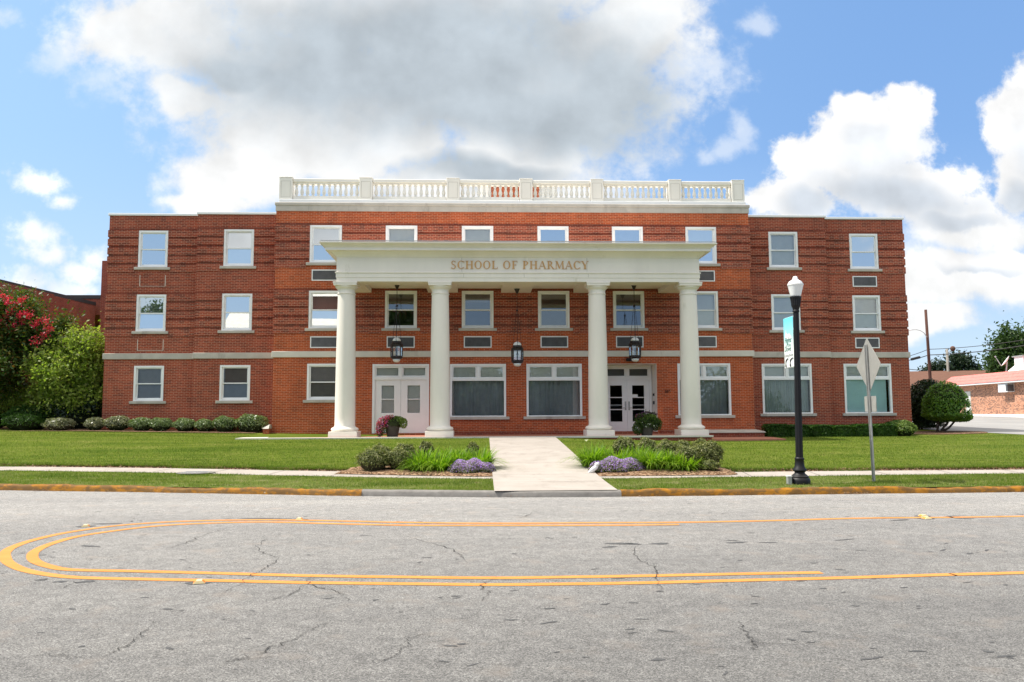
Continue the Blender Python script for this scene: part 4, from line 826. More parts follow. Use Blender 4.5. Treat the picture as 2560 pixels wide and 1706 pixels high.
# raised lettering on the frieze
def letters(txt, x0, width, z0, h, y):
    adv = dict(S=.60, C=.76, H=.86, O=.82, L=.66, F=.62, P=.66, A=.80, R=.76, M=.98, Y=.74); adv[' '] = .42
    tot = sum(adv[c] for c in txt); k = width/tot; kk = min(k, h*1.3); mb = MB(); th, tn = .155, .07; cnt = [0]
    def poly(pts, ox):
        cnt[0] += 1; d = .028+.0006*(cnt[0] % 9); n = len(pts); a = sum(pts[i][0]*pts[(i+1) % n][1]-pts[(i+1) % n][0]*pts[i][1] for i in range(n))
        if a < 0: pts = pts[::-1]
        P2 = [(ox+px*k*.97, z0+pz*h) for px, pz in pts]
        mb.add([(x, y-d, z) for x, z in P2]+[(x, y, z) for x, z in P2], [tuple(range(n))]+[(i, i+n, (i+1) % n+n, (i+1) % n) for i in range(n)])
    def bar(x, z, X, Z, w, ox): poly([(x-w/2, z), (x+w/2, z), (X+w/2, Z), (X-w/2, Z)], ox)
    def ser(x, z, w, ox): poly([(x-w/2, z), (x+w/2, z), (x+w/2, z+.05), (x-w/2, z+.05)], ox)
    def hb(x, X, z, t, ox): poly([(x, z), (X, z), (X, z+t), (x, z+t)], ox)
    def arc(cx, cz, rx, rz, a0, a1, ox, tk=th, tt=tn, n=14):
        for i in range(n):
            q = []
            for a in (a0+(a1-a0)*i/n, a0+(a1-a0)*(i+1)/n):
                w = R(a); t = tt+(tk-tt)*abs(math.cos(w)); q.append(((cx+rx*math.cos(w), cz+rz*math.sin(w)), (cx+(rx-t)*math.cos(w), cz+(rz-min(t, .07))*math.sin(w))))
            poly([q[0][0], q[1][0], q[1][1], q[0][1]], ox)
    ox = x0
    for c in txt:
        o = ox
        if c == 'O': arc(.37, .5, .36, .52, 0, 360, o, n=24)
        if c == 'C': arc(.38, .5, .36, .52, 42, 318, o, n=20); bar(.66, .72, .66, .98, .04, o); bar(.66, .04, .66, .22, .03, o)
        if c == 'S': arc(.25, .755, .20, .265, 35, 250, o, .09, .06); arc(.25, .26, .23, .28, 70, -145, o, .10, .06); bar(.19, .58, .33, .45, .14, o); bar(.42, .76, .42, .98, .04, o); bar(.04, .02, .04, .25, .04, o)
        if c in 'HFPRLK': bar(.17, 0, .17, 1, th, o); ser(.17, 0, .30, o); ser(.17, .95, .30, o)
        if c == 'H': bar(.64, 0, .64, 1, th, o); ser(.64, 0, .30, o); ser(.64, .95, .30, o); hb(.2, .6, .48, .055, o)
        if c == 'L': hb(.2, .58, 0, .055, o); bar(.56, 0, .58, .24, .04, o)
        if c == 'F': hb(.2, .55, .945, .055, o); bar(.54, .78, .54, 1, .04, o); hb(.2, .42, .48, .055, o); bar(.42, .40, .42, .62, .035, o)
        if c == 'P': arc(.27, .73, .29, .275, 90, -90, o); hb(.17, .28, .945, .055, o); hb(.17, .28, .455, .055, o)
        if c == 'R': arc(.27, .74, .27, .265, 90, -90, o); hb(.17, .28, .945, .055, o); hb(.17, .28, .475, .055, o); bar(.66, 0, .36, .49, .14, o); ser(.68, 0, .18, o)
        if c == 'A': bar(.08, 0, .36, 1, .05, o); bar(.66, 0, .38, 1, .13, o); hb(.17, .54, .32, .05, o); ser(.09, 0, .22, o); ser(.66, 0, .26, o)
        if c == 'M': bar(.12, 0, .17, 1, .05, o); bar(.48, .05, .20, 1, .13, o); bar(.46, .05, .76, 1, .05, o); bar(.82, 0, .77, 1, .125, o); ser(.12, 0, .22, o); ser(.83, 0, .28, o); ser(.14, .95, .18, o); ser(.80, .95, .2, o)
        if c == 'Y': bar(.36, 0, .36, .48, th, o); bar(.34, .44, .10, 1, .13, o); bar(.38, .44, .62, 1, .05, o); ser(.36, 0, .28, o); ser(.10, .95, .24, o); ser(.62, .95, .2, o)
        ox += adv[c]*k
    return mb
letters('SCHOOL OF PHARMACY', -1.02, 5.16, 6.88, .30, YF).build('lettering', M['gold'], ent)
# porch floor, its stone edge, brick base, low wall at the right
MB().prism([(-8.65, .6), (-8.6, -3.16), (8.45, -3.16), (8.45, -.01), (-8.2, -.01), (-8.2, .6)], .38, .672).build('porch_floor', M['porch_brick'], B)
MB().prism([(-8.72, 1.6), (-8.62, -3.40), (-7.0, -3.42), (8.52, -3.42), (8.52, -3.03), (-7.6, -3.03), (-8.22, .5), (-8.22, 1.6)], .63, .686).build('porch_edge', M['stone_pale'], B)
MB().box(2.9, -3.38, .30, 8.47, -3.16, .628).build('porch_base', M['brick_base'], B)
MB().box(-1.2, -.13, .673, 5.0, -.002, .80).build('wall_foot', M['brick_base'], B); MB().box(7.35, -.13, .673, 8.4, -.002, .80).build('wall_foot', M['brick_base'], B)
lw = MB().box(8.62, -.50, .2, 11.44, .82, .70).build('low_wall', M['brick_base'], B)
MB().add([(8.58, -.54, .702), (11.48, -.54, .702), (11.48, .80, .702), (8.58, .80, .702), (8.58, -.52, .745), (11.46, -.52, .745), (11.25, -.03, .82), (8.58, -.03, .82), (11.25, .8, .82), (8.58, .8, .82)], [(0, 1, 5, 4), (4, 5, 6, 7), (7, 6, 8, 9), (1, 2, 8, 6, 5), (0, 3, 2, 1)]).build('cap', M['stone'], lw)
lw = MB().box(-8.44, -.42, .4, -8.205, .82, .96).build('low_wall', M['brick_front'], B)
MB().add([(-8.47, -.45, .962), (-8.21, -.45, .962), (-8.21, .80, .962), (-8.47, .80, .962), (-8.47, -.45, 1.0), (-8.21, -.30, 1.13), (-8.21, .80, 1.13), (-8.47, .80, 1.0)], [(0, 1, 5, 4), (4, 5, 6, 7), (3, 7, 6, 2), (0, 4, 7, 3), (1, 2, 6, 5), (0, 3, 2, 1)]).build('cap', M['stone_pale'], lw)
MB().prism([(8.53, -3.3), (11.3, -3.1), (11.6, -.9), (10.9, -.52), (8.53, -.52)], .3, .535).build('side_landing', M['porch_brick'], B)

# ------------------------------------------------------------------ hanging lanterns
def make_lantern(x, y, ztop):
    t = thing('hanging_lantern', (x, y, ztop), 'dark bronze lantern hanging before the white panelled left door', 'lantern', 'lanterns hanging under the portico')
    MB().lathe(x, y, [(.015, ztop-.20), (.04, ztop-.18), (.10, ztop-.03), (.125, ztop-.004)], 16).build('canopy', M['bronze'], t, smooth=True)
    ch = MB(); zh = 5.75
    ch.tube([(x, y, ztop-.19), (x, y, zh)], .011, 6); ch.lathe(x, y, [(.02, zh-.05), (.05, zh-.03), (.05, zh), (.02, zh+.02)], 10)
    for k in range(3):
        a = 2*math.pi*k/3+.5; ch.tube([(x+.03*math.cos(a), y+.03*math.sin(a), zh-.03), (x+.20*math.cos(a), y+.20*math.sin(a), 4.30)], .008, 5)
    ch.tube([(x, y, zh-.03), (x, y, 4.48)], .006, 5); ch.build('chain', M['bronze'], t)
    cg = MB(); n = 8; r = .225
    def ring(z0, z1, ra, rb): 
        cg.lathe(x, y, [(ra*.8, z0), (ra, z0+.005), (rb, z1-.005), (rb*.8, z1)], n)
    ring(3.64, 3.69, .17, .235); ring(3.69, 3.77, .24, .235); ring(4.13, 4.22, .235, .245); ring(4.22, 4.27, .245, .20); ring(4.27, 4.35, .19, .17)
    for k in range(n):
        a = 2*math.pi*k/n; cg.tube([(x+.225*math.cos(a), y+.225*math.sin(a), 3.75), (x+.228*math.cos(a), y+.228*math.sin(a), 4.16)], .016, 5)
    cg.tube([(x, y, 3.7), (x, y, 3.95)], .02, 6); cg.lathe(x, y, [(.02, 3.92), (.055, 3.98), (.03, 4.06), (.01, 4.08)], 8); cg.build('cage', M['bronze'], t)
    g = MB()
    for k in range(n):
        a, b = 2*math.pi*k/n, 2*math.pi*(k+1)/n; g.add([(x+.217*math.cos(a), y+.217*math.sin(a), 3.77), (x+.217*math.cos(b), y+.217*math.sin(b), 3.77), (x+.217*math.cos(b), y+.217*math.sin(b), 4.14), (x+.217*math.cos(a), y+.217*math.sin(a), 4.14)], [(0, 1, 2, 3)])
    g.build('pane', M['glass_mid'], t)
    MB().lathe(x, y, [(.165*math.cos(R(a)), 4.345+.15*math.sin(R(a))) for a in range(0, 89, 11)], 20).build('dome', M['milk'], t, smooth=True)
    MB().lathe(x, y, [(.03, 3.515), (.09, 3.53), (.135, 3.57), (.155, 3.64)], 20).build('bowl', M['milk'], t, smooth=True)
    return t
lan = make_lantern(-3.19, -1.03, 6.582)
lb = copy_tree(lan); lb.location = (1.52, -1.10, 6.402); lb['label'] = 'dark bronze lantern hanging at the middle of the portico between the two picture windows'
la = copy_tree(lan); la.location = (6.18, -1.02, 6.582); la['label'] = 'dark bronze lantern hanging before the recessed right entrance with dark door glass'

# ------------------------------------------------------------------ street lamp, banner, sign
lx, ly = (6.37, -16.588); lz = zg1(lx, ly)
lamp = thing('street_lamp', (lx, ly, lz), 'black fluted street lamp with frosted acorn globe on the grass verge', 'street lamp')
def lz_(z): return lz+z
q = MB().lathe(lx, ly, [(.195, -.03), (.20, .06), (.185, .11), (.165, .125), (.175, .14), (.15, .165), (.105, .20), (.095, .225), (.118, .245), (.135, .265), (.13, .29), (.098, .33), (.088, .40), (.085, .47), (.092, .48), (.092, .50), (.075, .52)], 32, 0, lz); smooth_angle(q.build('lamp_base', M['black'], lamp), 45)
q = MB(); n = 32
prof = [(.072, .50), (.068, 1.2), (.062, 2.2), (.056, 3.30), (.055, 3.42)]
vs = []; 
for r, z in prof:
    for k in range(n): rr = r*(1 if k % 4 else .88); vs.append((lx+rr*math.cos(2*math.pi*k/n), ly+rr*math.sin(2*math.pi*k/n), lz+z))
q.add(vs, [(i*n+k, i*n+(k+1) % n, (i+1)*n+(k+1) % n, (i+1)*n+k) for i in range(len(prof)-1) for k in range(n)]); q.build('pole', M['black'], lamp)
q = MB(); vs = []; prof = [(.05, 3.42), (.066, 3.43), (.066, 3.455), (.058, 3.47), (.072, 3.52), (.090, 3.56), (.098, 3.64), (.106, 3.70), (.112, 3.715), (.112, 3.74), (.095, 3.745)]
for j, (r, z) in enumerate(prof):
    for k in range(n): rr = r*(1 if (k % 2 or j < 5 or j > 7) else .91); vs.append((lx+rr*math.cos(2*math.pi*k/n), ly+rr*math.sin(2*math.pi*k/n), lz+z))
q.add(vs, [(i*n+k, i*n+(k+1) % n, (i+1)*n+(k+1) % n, (i+1)*n+k) for i in range(len(prof)-1) for k in range(n)]); q.build('collar', M['black'], lamp)
MB().lathe(lx, ly, [(.094, 3.735), (.104, 3.77), (.125, 3.86), (.142, 3.93), (.150, 3.965), (.158, 3.975), (.158, 3.99)], 32, 0, lz).build('globe', M['milk'], lamp, smooth=True)
gc = MB().lathe(lx, ly, [(.158, 3.991), (.150, 4.01), (.128, 4.035), (.126, 4.05), (.10, 4.065), (.075, 4.075), (.068, 4.09), (.050, 4.10), (.050, 4.13), (.034, 4.155), (.0, 4.165)], 32, 0, lz); gc.build('globe_cap', M['white_metal'], lamp, smooth=True)
ba = math.radians(90); bd = Vector((math.cos(ba), math.sin(ba), 0))
for z in (3.36, 2.325):
    q = MB().tube([Vector((lx, ly, lz+z)), Vector((lx, ly, lz+z))+bd*.60], .011, 6); q.build('banner_arm', M['white_metal'], lamp)
lamp.rotation_euler.y = R(.75)
def bannermat():
    m, nt, N, L, out = newmat('banner_print'); tc = N.new('ShaderNodeTexCoord'); sp = N.new('ShaderNodeSeparateXYZ'); L.new(tc.outputs['Object'], sp.inputs[0])
    n = noise(nt, tc.outputs['Object'], 6, 3); f = mth(nt, 'ADD', mth(nt, 'MULTIPLY', sp.outputs[2], 1/1.02), mth(nt, 'MULTIPLY', mth(nt, 'SUBTRACT', n, .5), .12))
    c = ramp(nt, f, [(0, (.82, .84, .80)), (.36, (.82, .85, .81)), (.52, (.62, .84, .82)), (.66, (.32, .76, .80)), (1, (.13, .66, .76))])
    bsdf(nt, out, c, .6, .3); return m
bz0 = lz+2.335; b0 = Vector((lx, ly, 0))+bd*.075; nrm = Vector((-bd.y, bd.x, 0))
bann = thing('street_banner', (b0.x, b0.y, bz0), 'turquoise and white cycling event banner with a dove hanging from the street lamp', 'banner')
def bp(s, z, off=0):          # s along the banner, z up
    bow = .02*math.sin(math.pi*s/.5)*math.sin(math.pi*z/1.02); p = b0+bd*s+nrm*(off+bow); return (p.x, p.y, bz0+z)
V = []; nx_, nz_ = 8, 16
for i in range(nz_+1):
    for j in range(nx_+1): V.append(bp(.5*j/nx_, 1.02*i/nz_))
F = [(i*9+j, i*9+j+1, (i+1)*9+j+1, (i+1)*9+j) for i in range(nz_) for j in range(nx_)]
npmesh('cloth', V, F, bannermat(), bann, smooth=True)
M['print_green'] = plain('green_print', (.03, .16, .12), .6); M['print_black'] = plain('black_print', (.03, .025, .03), .6); M['print_dove'] = plain('dove_print', (.86, .83, .80), .6)
def bshape(name, polys, mat):
    V = []; F = []
    for p in polys: b = len(V); V += [bp(s, z, .006) for s, z in p]; F.append(tuple(range(b, b+len(p))))
    q = MB(); q.v = V; q.f = F; q.m = [0]*len(F); return q.build(name, mat, bann)
def flip(p): return [(.5-s, z) for s, z in p]      # seen from the street the banner reads from its free end towards the pole
def text_on(body, s0, z0, size, shear, mat, name):
    cu = bpy.data.curves.new(name, 'FONT'); cu.body = body; cu.size = size; cu.shear = shear; cu.resolution_u = 3
    to = bpy.data.objects.new(name, cu); COL.objects.link(to); dg = bpy.context.evaluated_depsgraph_get(); me = bpy.data.meshes.new_from_object(to.evaluated_get(dg))
    bpy.data.objects.remove(to); q = MB()
    vs = [bp(.5-(s0+v.co.x), z0+v.co.y, .006) for v in me.vertices]; q.add(vs, [tuple(p.vertices) for p in me.polygons]); return q.build(name, mat, bann)
text_on('Flight', .06, .50, .165, .25, M['print_green'], 'lettering'); text_on('of the', .16, .415, .10, .25, M['print_green'], 'lettering'); text_on('Dove', .05, .325, .155, .25, M['print_green'], 'lettering')
text_on('Cycling Event', .025, .215, .082, 0, M['print_black'], 'lettering')
bshape('dove_emblem', [flip([(.16, .78), (.20, .70), (.30, .66), (.40, .64), (.44, .58), (.40, .56), (.26, .57), (.16, .60), (.12, .58), (.14, .65)]), flip([(.24, .66), (.34, .69), (.40, .645), (.30, .62)])], M['print_dove'])
cyc = []
for s in (.04, .28):
    cyc += [flip([(s+.02, .02), (s+.05, .02), (s+.05, .09), (s+.09, .13), (s+.14, .15), (s+.17, .165), (s+.18, .15), (s+.20, .175), (s+.17, .185), (s+.10, .17), (s+.03, .14), (s+.02, .09)])]
    w = [(s+.035+.035*math.cos(a), .035+.035*math.sin(a)) for a in [2*math.pi*k/10 for k in range(10)]]; cyc.append(flip(w))
bshape('cyclist_emblem', cyc, M['print_black'])
ex, ey = lx-.25, ly-.08; ez = zg1(ex, ey)
t = thing('electrical_box', (ex, ey, ez), 'small grey electrical box standing beside the street lamp base', 'electrical box')
MB().box(ex-.04, ey-.05, ez-.02, ex+.045, ey+.05, ez+.15, bev=.008).build('housing', M['steel'], t); MB().box(ex-.047, ey-.055, ez+.151, ex+.052, ey+.055, ez+.165).build('lid', M['white_metal'], t)

sx, sy = (8.052, -16.253); sz = zg1(sx, sy)
sg = thing('warning_sign', (sx, sy, sz), 'bare metal back of a diamond road sign on a punched post', 'road sign')
e = Vector((math.cos(R(89)), math.sin(R(89)), 0)); nv = Vector((-math.sin(R(89)), math.cos(R(89)), 0))
def sp_(a, b, z): p = Vector((sx, sy, sz))+e*a+nv*b; return (p.x, p.y, sz+z)
def obox(mb, a0, b0_, z0, a1, b1, z1, mi=0):
    mb.add([sp_(a0, b0_, z0), sp_(a1, b0_, z0), sp_(a1, b1, z0), sp_(a0, b1, z0), sp_(a0, b0_, z1), sp_(a1, b0_, z1), sp_(a1, b1, z1), sp_(a0, b1, z1)], [(0, 3, 2, 1), (4, 5, 6, 7), (0, 1, 5, 4), (1, 2, 6, 5), (2, 3, 7, 6), (3, 0, 4, 7)], mi)
q = MB(); obox(q, -.022, 0, -.2, .022, .004, 2.79); obox(q, -.030, 0, -.2, -.022, .035, 2.79); obox(q, .022, 0, -.2, .030, .035, 2.79); obox(q, -.046, .031, -.2, -.0305, .035, 2.79); obox(q, .0305, .031, -.2, .046, .035, 2.79)
for k in range(108): obox(q, -.006, .0041, .05+k*.0254, .006, .0062, .062+k*.0254, 1)
for k in range(108): obox(q, .032, .0351, .05+k*.0254, .042, .0370, .062+k*.0254, 1)
q.build('post', [M['steel'], M['steel_dark']], sg)
def rounded(cx, cz, pts, r, n=5):
    o = []; m = len(pts)
    for i in range(m):
        p, a, b = Vector(pts[i]), Vector(pts[i-1]), Vector(pts[(i+1) % m]); d1, d2 = (a-p).normalized(), (b-p).normalized()
        for k in range(n+1): t = k/n; s1 = p+d1*r*(1-t)*(1-t)+d2*r*t*t; o.append((cx+s1.x, cz+s1.y))
    return o
def plate(cx, cz, pts, r, name, off=-.004, th=.004):
    P2 = rounded(cx, cz, pts, r); q = MB(); n = len(P2); q.add([sp_(a, off, z) for a, z in P2]+[sp_(a, off-th, z) for a, z in P2], [tuple(range(n)), tuple(range(n, 2*n))[::-1]]+[(i, i+n, (i+1) % n+n, (i+1) % n) for i in range(n)]); return q.build(name, M['sign_back'], sg)
plate(0, 2.37, [(0, -.565), (.545, 0), (0, .565), (-.545, 0)], .05, 'diamond_panel'); plate(.0, 1.57, [(-.26, -.16), (.26, -.16), (.26, .16), (-.26, .16)], .04, 'small_panel')
q = MB()
for z in (2.60, 2.12, 1.66, 1.48): obox(q, -.010, .0045, z, .010, .012, z+.018)
q.build('bolt', M['steel_dark'], sg)
sg.rotation_euler.y = R(-.9)

# ------------------------------------------------------------------ foliage
def quads(C, size, rg, aspect=.55, up=None, tilt=1.0):
    """leaf rhombi at the points C"""
    n = len(C); d = rg.normal(size=(n, 3))
    if up is not None: d = d*tilt+up
    nn = d/np.linalg.norm(d, axis=1, keepdims=True); a = np.cross(nn, rg.normal(size=(n, 3))); a /= np.linalg.norm(a, axis=1, keepdims=True)+1e-9; b = np.cross(nn, a)
    s = (size*(.6+.8*rg.random(n)))[:, None]; A, Bv = a*s, b*s*aspect
    V = np.stack([C-A, C+Bv-.15*A+nn*s*.10, C+A, C-Bv-.15*A+nn*s*.10], 1).reshape(-1, 3); F = np.arange(4*n).reshape(n, 4); return V, F
def lobes_pts(lobes, n, rg, shell=.55, clump=0, csize=.2):
    L = np.array(lobes, float); vol = (L[:, 3]*L[:, 4]*L[:, 5])**(2/3); pick = rg.choice(len(L), n, p=vol/vol.sum())
    def rnd(m, pk):
        d = rg.normal(size=(m, 3)); d /= np.linalg.norm(d, axis=1, keepdims=True); r = shell+(1-shell)*rg.random(m)**.6
        return L[pk, :3]+d*r[:, None]*L[pk, 3:6]
    if clump:
        cc = rnd(clump, rg.choice(len(L), clump, p=vol/vol.sum())); k = rg.integers(0, clump, n); return cc[k]+rg.normal(size=(n, 3))*csize*(.5+rg.random((clump, 1))[k])
    return rnd(n, pick)
def ellipsoid(mb, c, r, n=14, m=9, jit=0, mi=0, flat=None):
    vs = []
    for i in range(1, m):
        for k in range(n):
            a, b = math.pi*i/m, 2*math.pi*k/n; j = 1+jit*(random.random()-.5); z = c[2]+r[2]*math.cos(a)*j
            vs.append((c[0]+r[0]*math.sin(a)*math.cos(b)*j, c[1]+r[1]*math.sin(a)*math.sin(b)*j, max(z, flat) if flat is not None else z))
    t = len(vs); vs += [(c[0], c[1], c[2]+r[2]), (c[0], c[1], max(c[2]-r[2], flat) if flat is not None else c[2]-r[2])]
    fs = [(i*n+k, (i+1)*n+k, (i+1)*n+(k+1) % n, i*n+(k+1) % n) for i in range(m-2) for k in range(n)]
    fs += [(t, k, (k+1) % n) for k in range(n)]+[(t+1, (m-2)*n+(k+1) % n, (m-2)*n+k) for k in range(n)]
    mb.add(vs, fs, mi)
def bush(name, c, r, nleaf, size, leaf, label, cat, group=None, core='core', twigs=0, rough=.10, box=0, sprigs=0, lim=None):
    """a shrub: dark twiggy heart, leaves through an uneven shell; c is the ground point, r the half axes (rz the full height)"""
    rg = np.random.default_rng(int(abs(c[0]*997+c[1]*131+nleaf)) % 100000)
    t = thing(name, tuple(c), label, cat, group); z0 = c[2]; h = r[2]
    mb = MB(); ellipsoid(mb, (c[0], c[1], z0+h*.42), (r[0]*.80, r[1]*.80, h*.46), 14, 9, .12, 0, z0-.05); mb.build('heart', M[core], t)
    d = rg.normal(size=(nleaf, 3)); d[:, 2] = np.where(d[:, 2] < -.3, -d[:, 2], d[:, 2]); d /= np.linalg.norm(d, axis=1, keepdims=True)
    if box: m = np.abs(d).max(1, keepdims=True); d = d*(1-box)+d/m*box*.86
    ph = rg.uniform(0, 6.28, 6); w = 1+rough*(np.sin(d[:, 0]*5+ph[0])*np.sin(d[:, 1]*4+ph[1])+.7*np.sin(d[:, 2]*7+d[:, 0]*6+ph[2])+.5*np.sin(d[:, 0]*13+ph[3])*np.sin(d[:, 2]*11+d[:, 1]*9+ph[4]))
    rr = (.80+.22*rg.random(nleaf)**.8)*w
    if sprigs: rr *= 1+sprigs*(rg.random(nleaf)**6)
    C = np.stack([c[0]+d[:, 0]*rr*r[0], c[1]+d[:, 1]*rr*r[1], z0+h*.45+d[:, 2]*rr*h*.55], 1); C[:, 2] = np.maximum(C[:, 2], z0+.02)
    V, F = quads(C, size, rg, .55, d*1.1+np.array([0, 0, .5]), .8); npmesh('leaves', V, F, M[leaf], t)
    if twigs:
        tw = MB()
        for k in range(twigs):
            a = rg.uniform(0, 6.28); p = Vector((c[0], c[1], z0)); q = Vector((c[0]+math.cos(a)*r[0]*.75, c[1]+math.sin(a)*r[1]*.75, z0+h*rg.uniform(.3, .8))); tw.tube([p, (p+q)/2+Vector((0, 0, .04)), q], [.010, .007, .003], 4)
        tw.build('twigs', M['bark'], t)
    return t
def limb(mb, p, q, r0, r1, rg, n=5, wob=.08):
    p, q = Vector(p), Vector(q); pts = [p.lerp(q, k/n)+Vector(rg.normal(size=3))*wob*(0 if k in (0, n) else 1) for k in range(n+1)]
    mb.tube(pts, [r0+(r1-r0)*k/n for k in range(n+1)], 7); return pts
def tree(name, base, lobes, nleaf, size, leaf, bark, label, cat, group=None, stems=1, sr=.12, clump=0, csize=.3, shell=.35, spread=.3, seed=1, parts=None, limbs=True):
    rg = np.random.default_rng(seed); t = thing(name, base, label, cat, group); tk = MB()
    L = sorted(lobes, key=lambda q: q[2]); b = Vector(base)
    for s in range(stems):
        a = rg.uniform(0, 6.28); fork = b+Vector((math.cos(a)*spread*(stems > 1), math.sin(a)*spread*(stems > 1), (L[0][2]-base[2])*.75))
        limb(tk, b+Vector((math.cos(a), math.sin(a), 0))*sr*(stems > 1)*.8-Vector((0, 0, .1)), fork, sr, sr*.7, rg, 5, .05)
        for lb in (lobes if stems == 1 else [lobes[s % len(lobes)], lobes[(s*3+1) % len(lobes)]]):
            if limbs: limb(tk, fork, (lb[0], lb[1], lb[2]+lb[5]*.3), sr*.6, sr*.12, rg, 5, .12)
    o = tk.build('trunk', M[bark], t, smooth=True)
    C = lobes_pts(lobes, nleaf, rg, shell, clump, csize); C[:, 2] = np.maximum(C[:, 2], base[2]+.1)
    V, F = quads(C, size, rg, .5, np.array([[0, 0, .55]]), 1.0); npmesh('crown', V, F, M[leaf], t)
    return t, rg
GZ = lambda x, y: zg1(x, y)

# eight rounded bushes along the left wing
BL = [(-15.29, 0.45, 0.782, 1.436), (-14.398, 0.45, 1.128, 1.496), (-13.448, 0.45, 0.989, 1.427), (-12.702, 0.45, 0.944, 1.408), (-11.772, 0.45, 0.915, 1.387), (-10.984, 0.45, 0.727, 1.35), (-10.192, 0.45, 0.982, 1.459), (-9.122, 0.45, 1.381, 1.534)]
for i, (x, y, w, zt) in enumerate(BL):
    z = GZ(x, y); lf = 'leaf_bush_grey' if i < 2 else 'leaf_bush'
    lab = ['greyish rounded bush at the left end of the row, beside the dark shrubbery', 'greyish green tall rounded bush, second from the dark shrubbery in the row', 'rounded green bush under the first ground floor window, third from the shrubbery', 'low wide green bush right of the first ground floor window, fourth from the shrubbery', 'low rounded green bush in the middle of the blank wall, fifth from the shrubbery', 'smallest round green bush of the row, left of the second ground floor window', 'rounded green bush under the second ground floor window of the left wing', 'largest green bush at the right end of the row, beside the projecting block'][i]
    bush('rounded_bush', (x, y, z), (w/2, .42, zt-z), 3000, .030, lf, lab, 'bush', 'rounded bushes along the left wing', 'core', 0, .07)
# hedge and bush of the right wing
def hedge(x0, x1, y, h, d):
    rg = np.random.default_rng(3); z = GZ((x0+x1)/2, y); t = thing('clipped_hedge', ((x0+x1)/2, y, z), 'low dark green clipped hedge along the foot of the right wing', 'hedge')
    n = 6; mb = MB(); C = []; U = []
    for k in range(n):
        a, b = x0+(x1-x0)*k/n+.01, x0+(x1-x0)*(k+1)/n-.01; hh = h*(1+rg.normal()*.04); mb.box(a+.05, y-d/2+.05, z-.05, b-.05, y+d/2-.05, z+hh-.06, bev=.12)
        m = 4200; P = np.stack([rg.uniform(a, b, m), rg.uniform(y-d/2, y+d/2, m), rg.uniform(z, z+hh, m)], 1); s = rg.integers(0, 5, m); nr = np.zeros((m, 3))
        j = .04*rg.random(m)
        P[:, 2] = np.where(s < 2, z+hh-j, P[:, 2]); nr[s < 2, 2] = 1
        f = (s == 2) | (s == 3); P[:, 1] = np.where(f, y-d/2+j, P[:, 1]); nr[f, 1] = -1
        P[:, 0] = np.where(s == 4, np.where(rg.random(m) < .5, a+j, b-j), P[:, 0]); nr[s == 4, 0] = -1
        ex_ = np.clip(np.abs(P[:, 0]-(a+b)/2)/((b-a)/2), 0, 1)**5; ez_ = np.clip((P[:, 2]-z)/hh, 0, 1)**4; P[:, 2] -= .10*ex_*(s < 2); P[:, 1] += .10*ex_*f+.10*ez_*f
        P += rg.normal(size=(m, 3))*.012; C.append(P); U.append(nr)
    mb.build('heart', M['core'], t); V, F = quads(np.concatenate(C), .028, rg, .6, np.concatenate(U)*.9, .8); npmesh('leaves', V, F, M['leaf_box'], t)
hedge(11.62, 16.95, -.02, .47, .75)
bush('variegated_bush', (17.35, -.15, GZ(17.35, -.15)), (.50, .42, .62), 2600, .035, 'leaf_lime', 'yellow green bush at the right end of the clipped hedge', 'bush', None, 'core', 0, .08)
bush('dark_bush', (17.5, .62, GZ(17.5, .62)), (.62, .35, .66), 1800, .03, 'leaf_box', 'dark bush against the wall behind the yellow green bush', 'bush')
# clipped tree and the dark column behind it at the right corner
bx_, by_ = 20.0, 1.9; bz_ = GZ(bx_, by_); rg = np.random.default_rng(11)
t = thing('clipped_tree', (bx_, by_, bz_), 'dome shaped clipped tree on several bare stems at the right corner', 'tree'); tk = MB()
for a, o_ in ((-.55, .0), (-.2, .1), (.15, -.05), (.5, .05), (.9, 0)):
    limb(tk, (bx_+a*.15, by_+o_, bz_-.05), (bx_+.3+a*.6, by_+o_*3, bz_+.55), .055, .035, rg, 5, .02)
    limb(tk, (bx_+.3+a*.6, by_+o_*3, bz_+.55), (bx_+.3+a*.75, by_+o_*5, bz_+1.3), .035, .015, rg, 4, .03)
tk.build('trunk', M['bark_dark'], t, smooth=True)
cc = np.array([bx_+.36, by_, bz_+.80]); nL = 13000; d = rg.normal(size=(nL, 3)); d /= np.linalg.norm(d, axis=1, keepdims=True); zc_ = 0.62
rz = np.where(d[:, 2] > 0, 1.38, .34); lump = 1+.035*np.sin(d[:, 0]*9)*np.sin(d[:, 2]*8+1)+.03*np.sin(d[:, 1]*11+d[:, 0]*7)
rr = (.86+.16*rg.random(nL))*lump; C = cc+np.stack([d[:, 0]*.96*rr, d[:, 1]*1.0*rr, d[:, 2]*rz*rr], 1); C[:, 2] -= .22*np.clip(d[:, 0], 0, 1)**2*(d[:, 2] < .2)
V, F = quads(C, .042, rg, .55, d*1.0+np.array([0, 0, .4]), .8); npmesh('crown', V, F, M['leaf_tree'], t)
mb = MB(); ellipsoid(mb, (cc[0], cc[1], cc[2]+.55), (.76, .78, .72), 16, 10, .08); mb.build('inner_branches', M['core'], t)
tree('dark_clipped_tree', (20.75, 4.7, GZ(20.75, 4.7)), [(21.2, 4.7, 1.85, 1.12, 1.0, 1.2), (20.75, 4.5, 1.15, .42, .4, .62), (20.7, 4.5, .85, .40, .4, .4)], 22000, .055, 'leaf_holly', 'bark_dark', 'dark dome shaped tree behind the brighter clipped tree, next to the wall', 'tree', None, 1, .08, 0, .3, .15, .2, 61)
mb = MB(); 
vs = [(19.9+1.7*(1+.1*math.sin(3*a))*math.cos(a), 1.2+1.5*math.sin(a)) for a in [2*math.pi*k/28 for k in range(28)]]
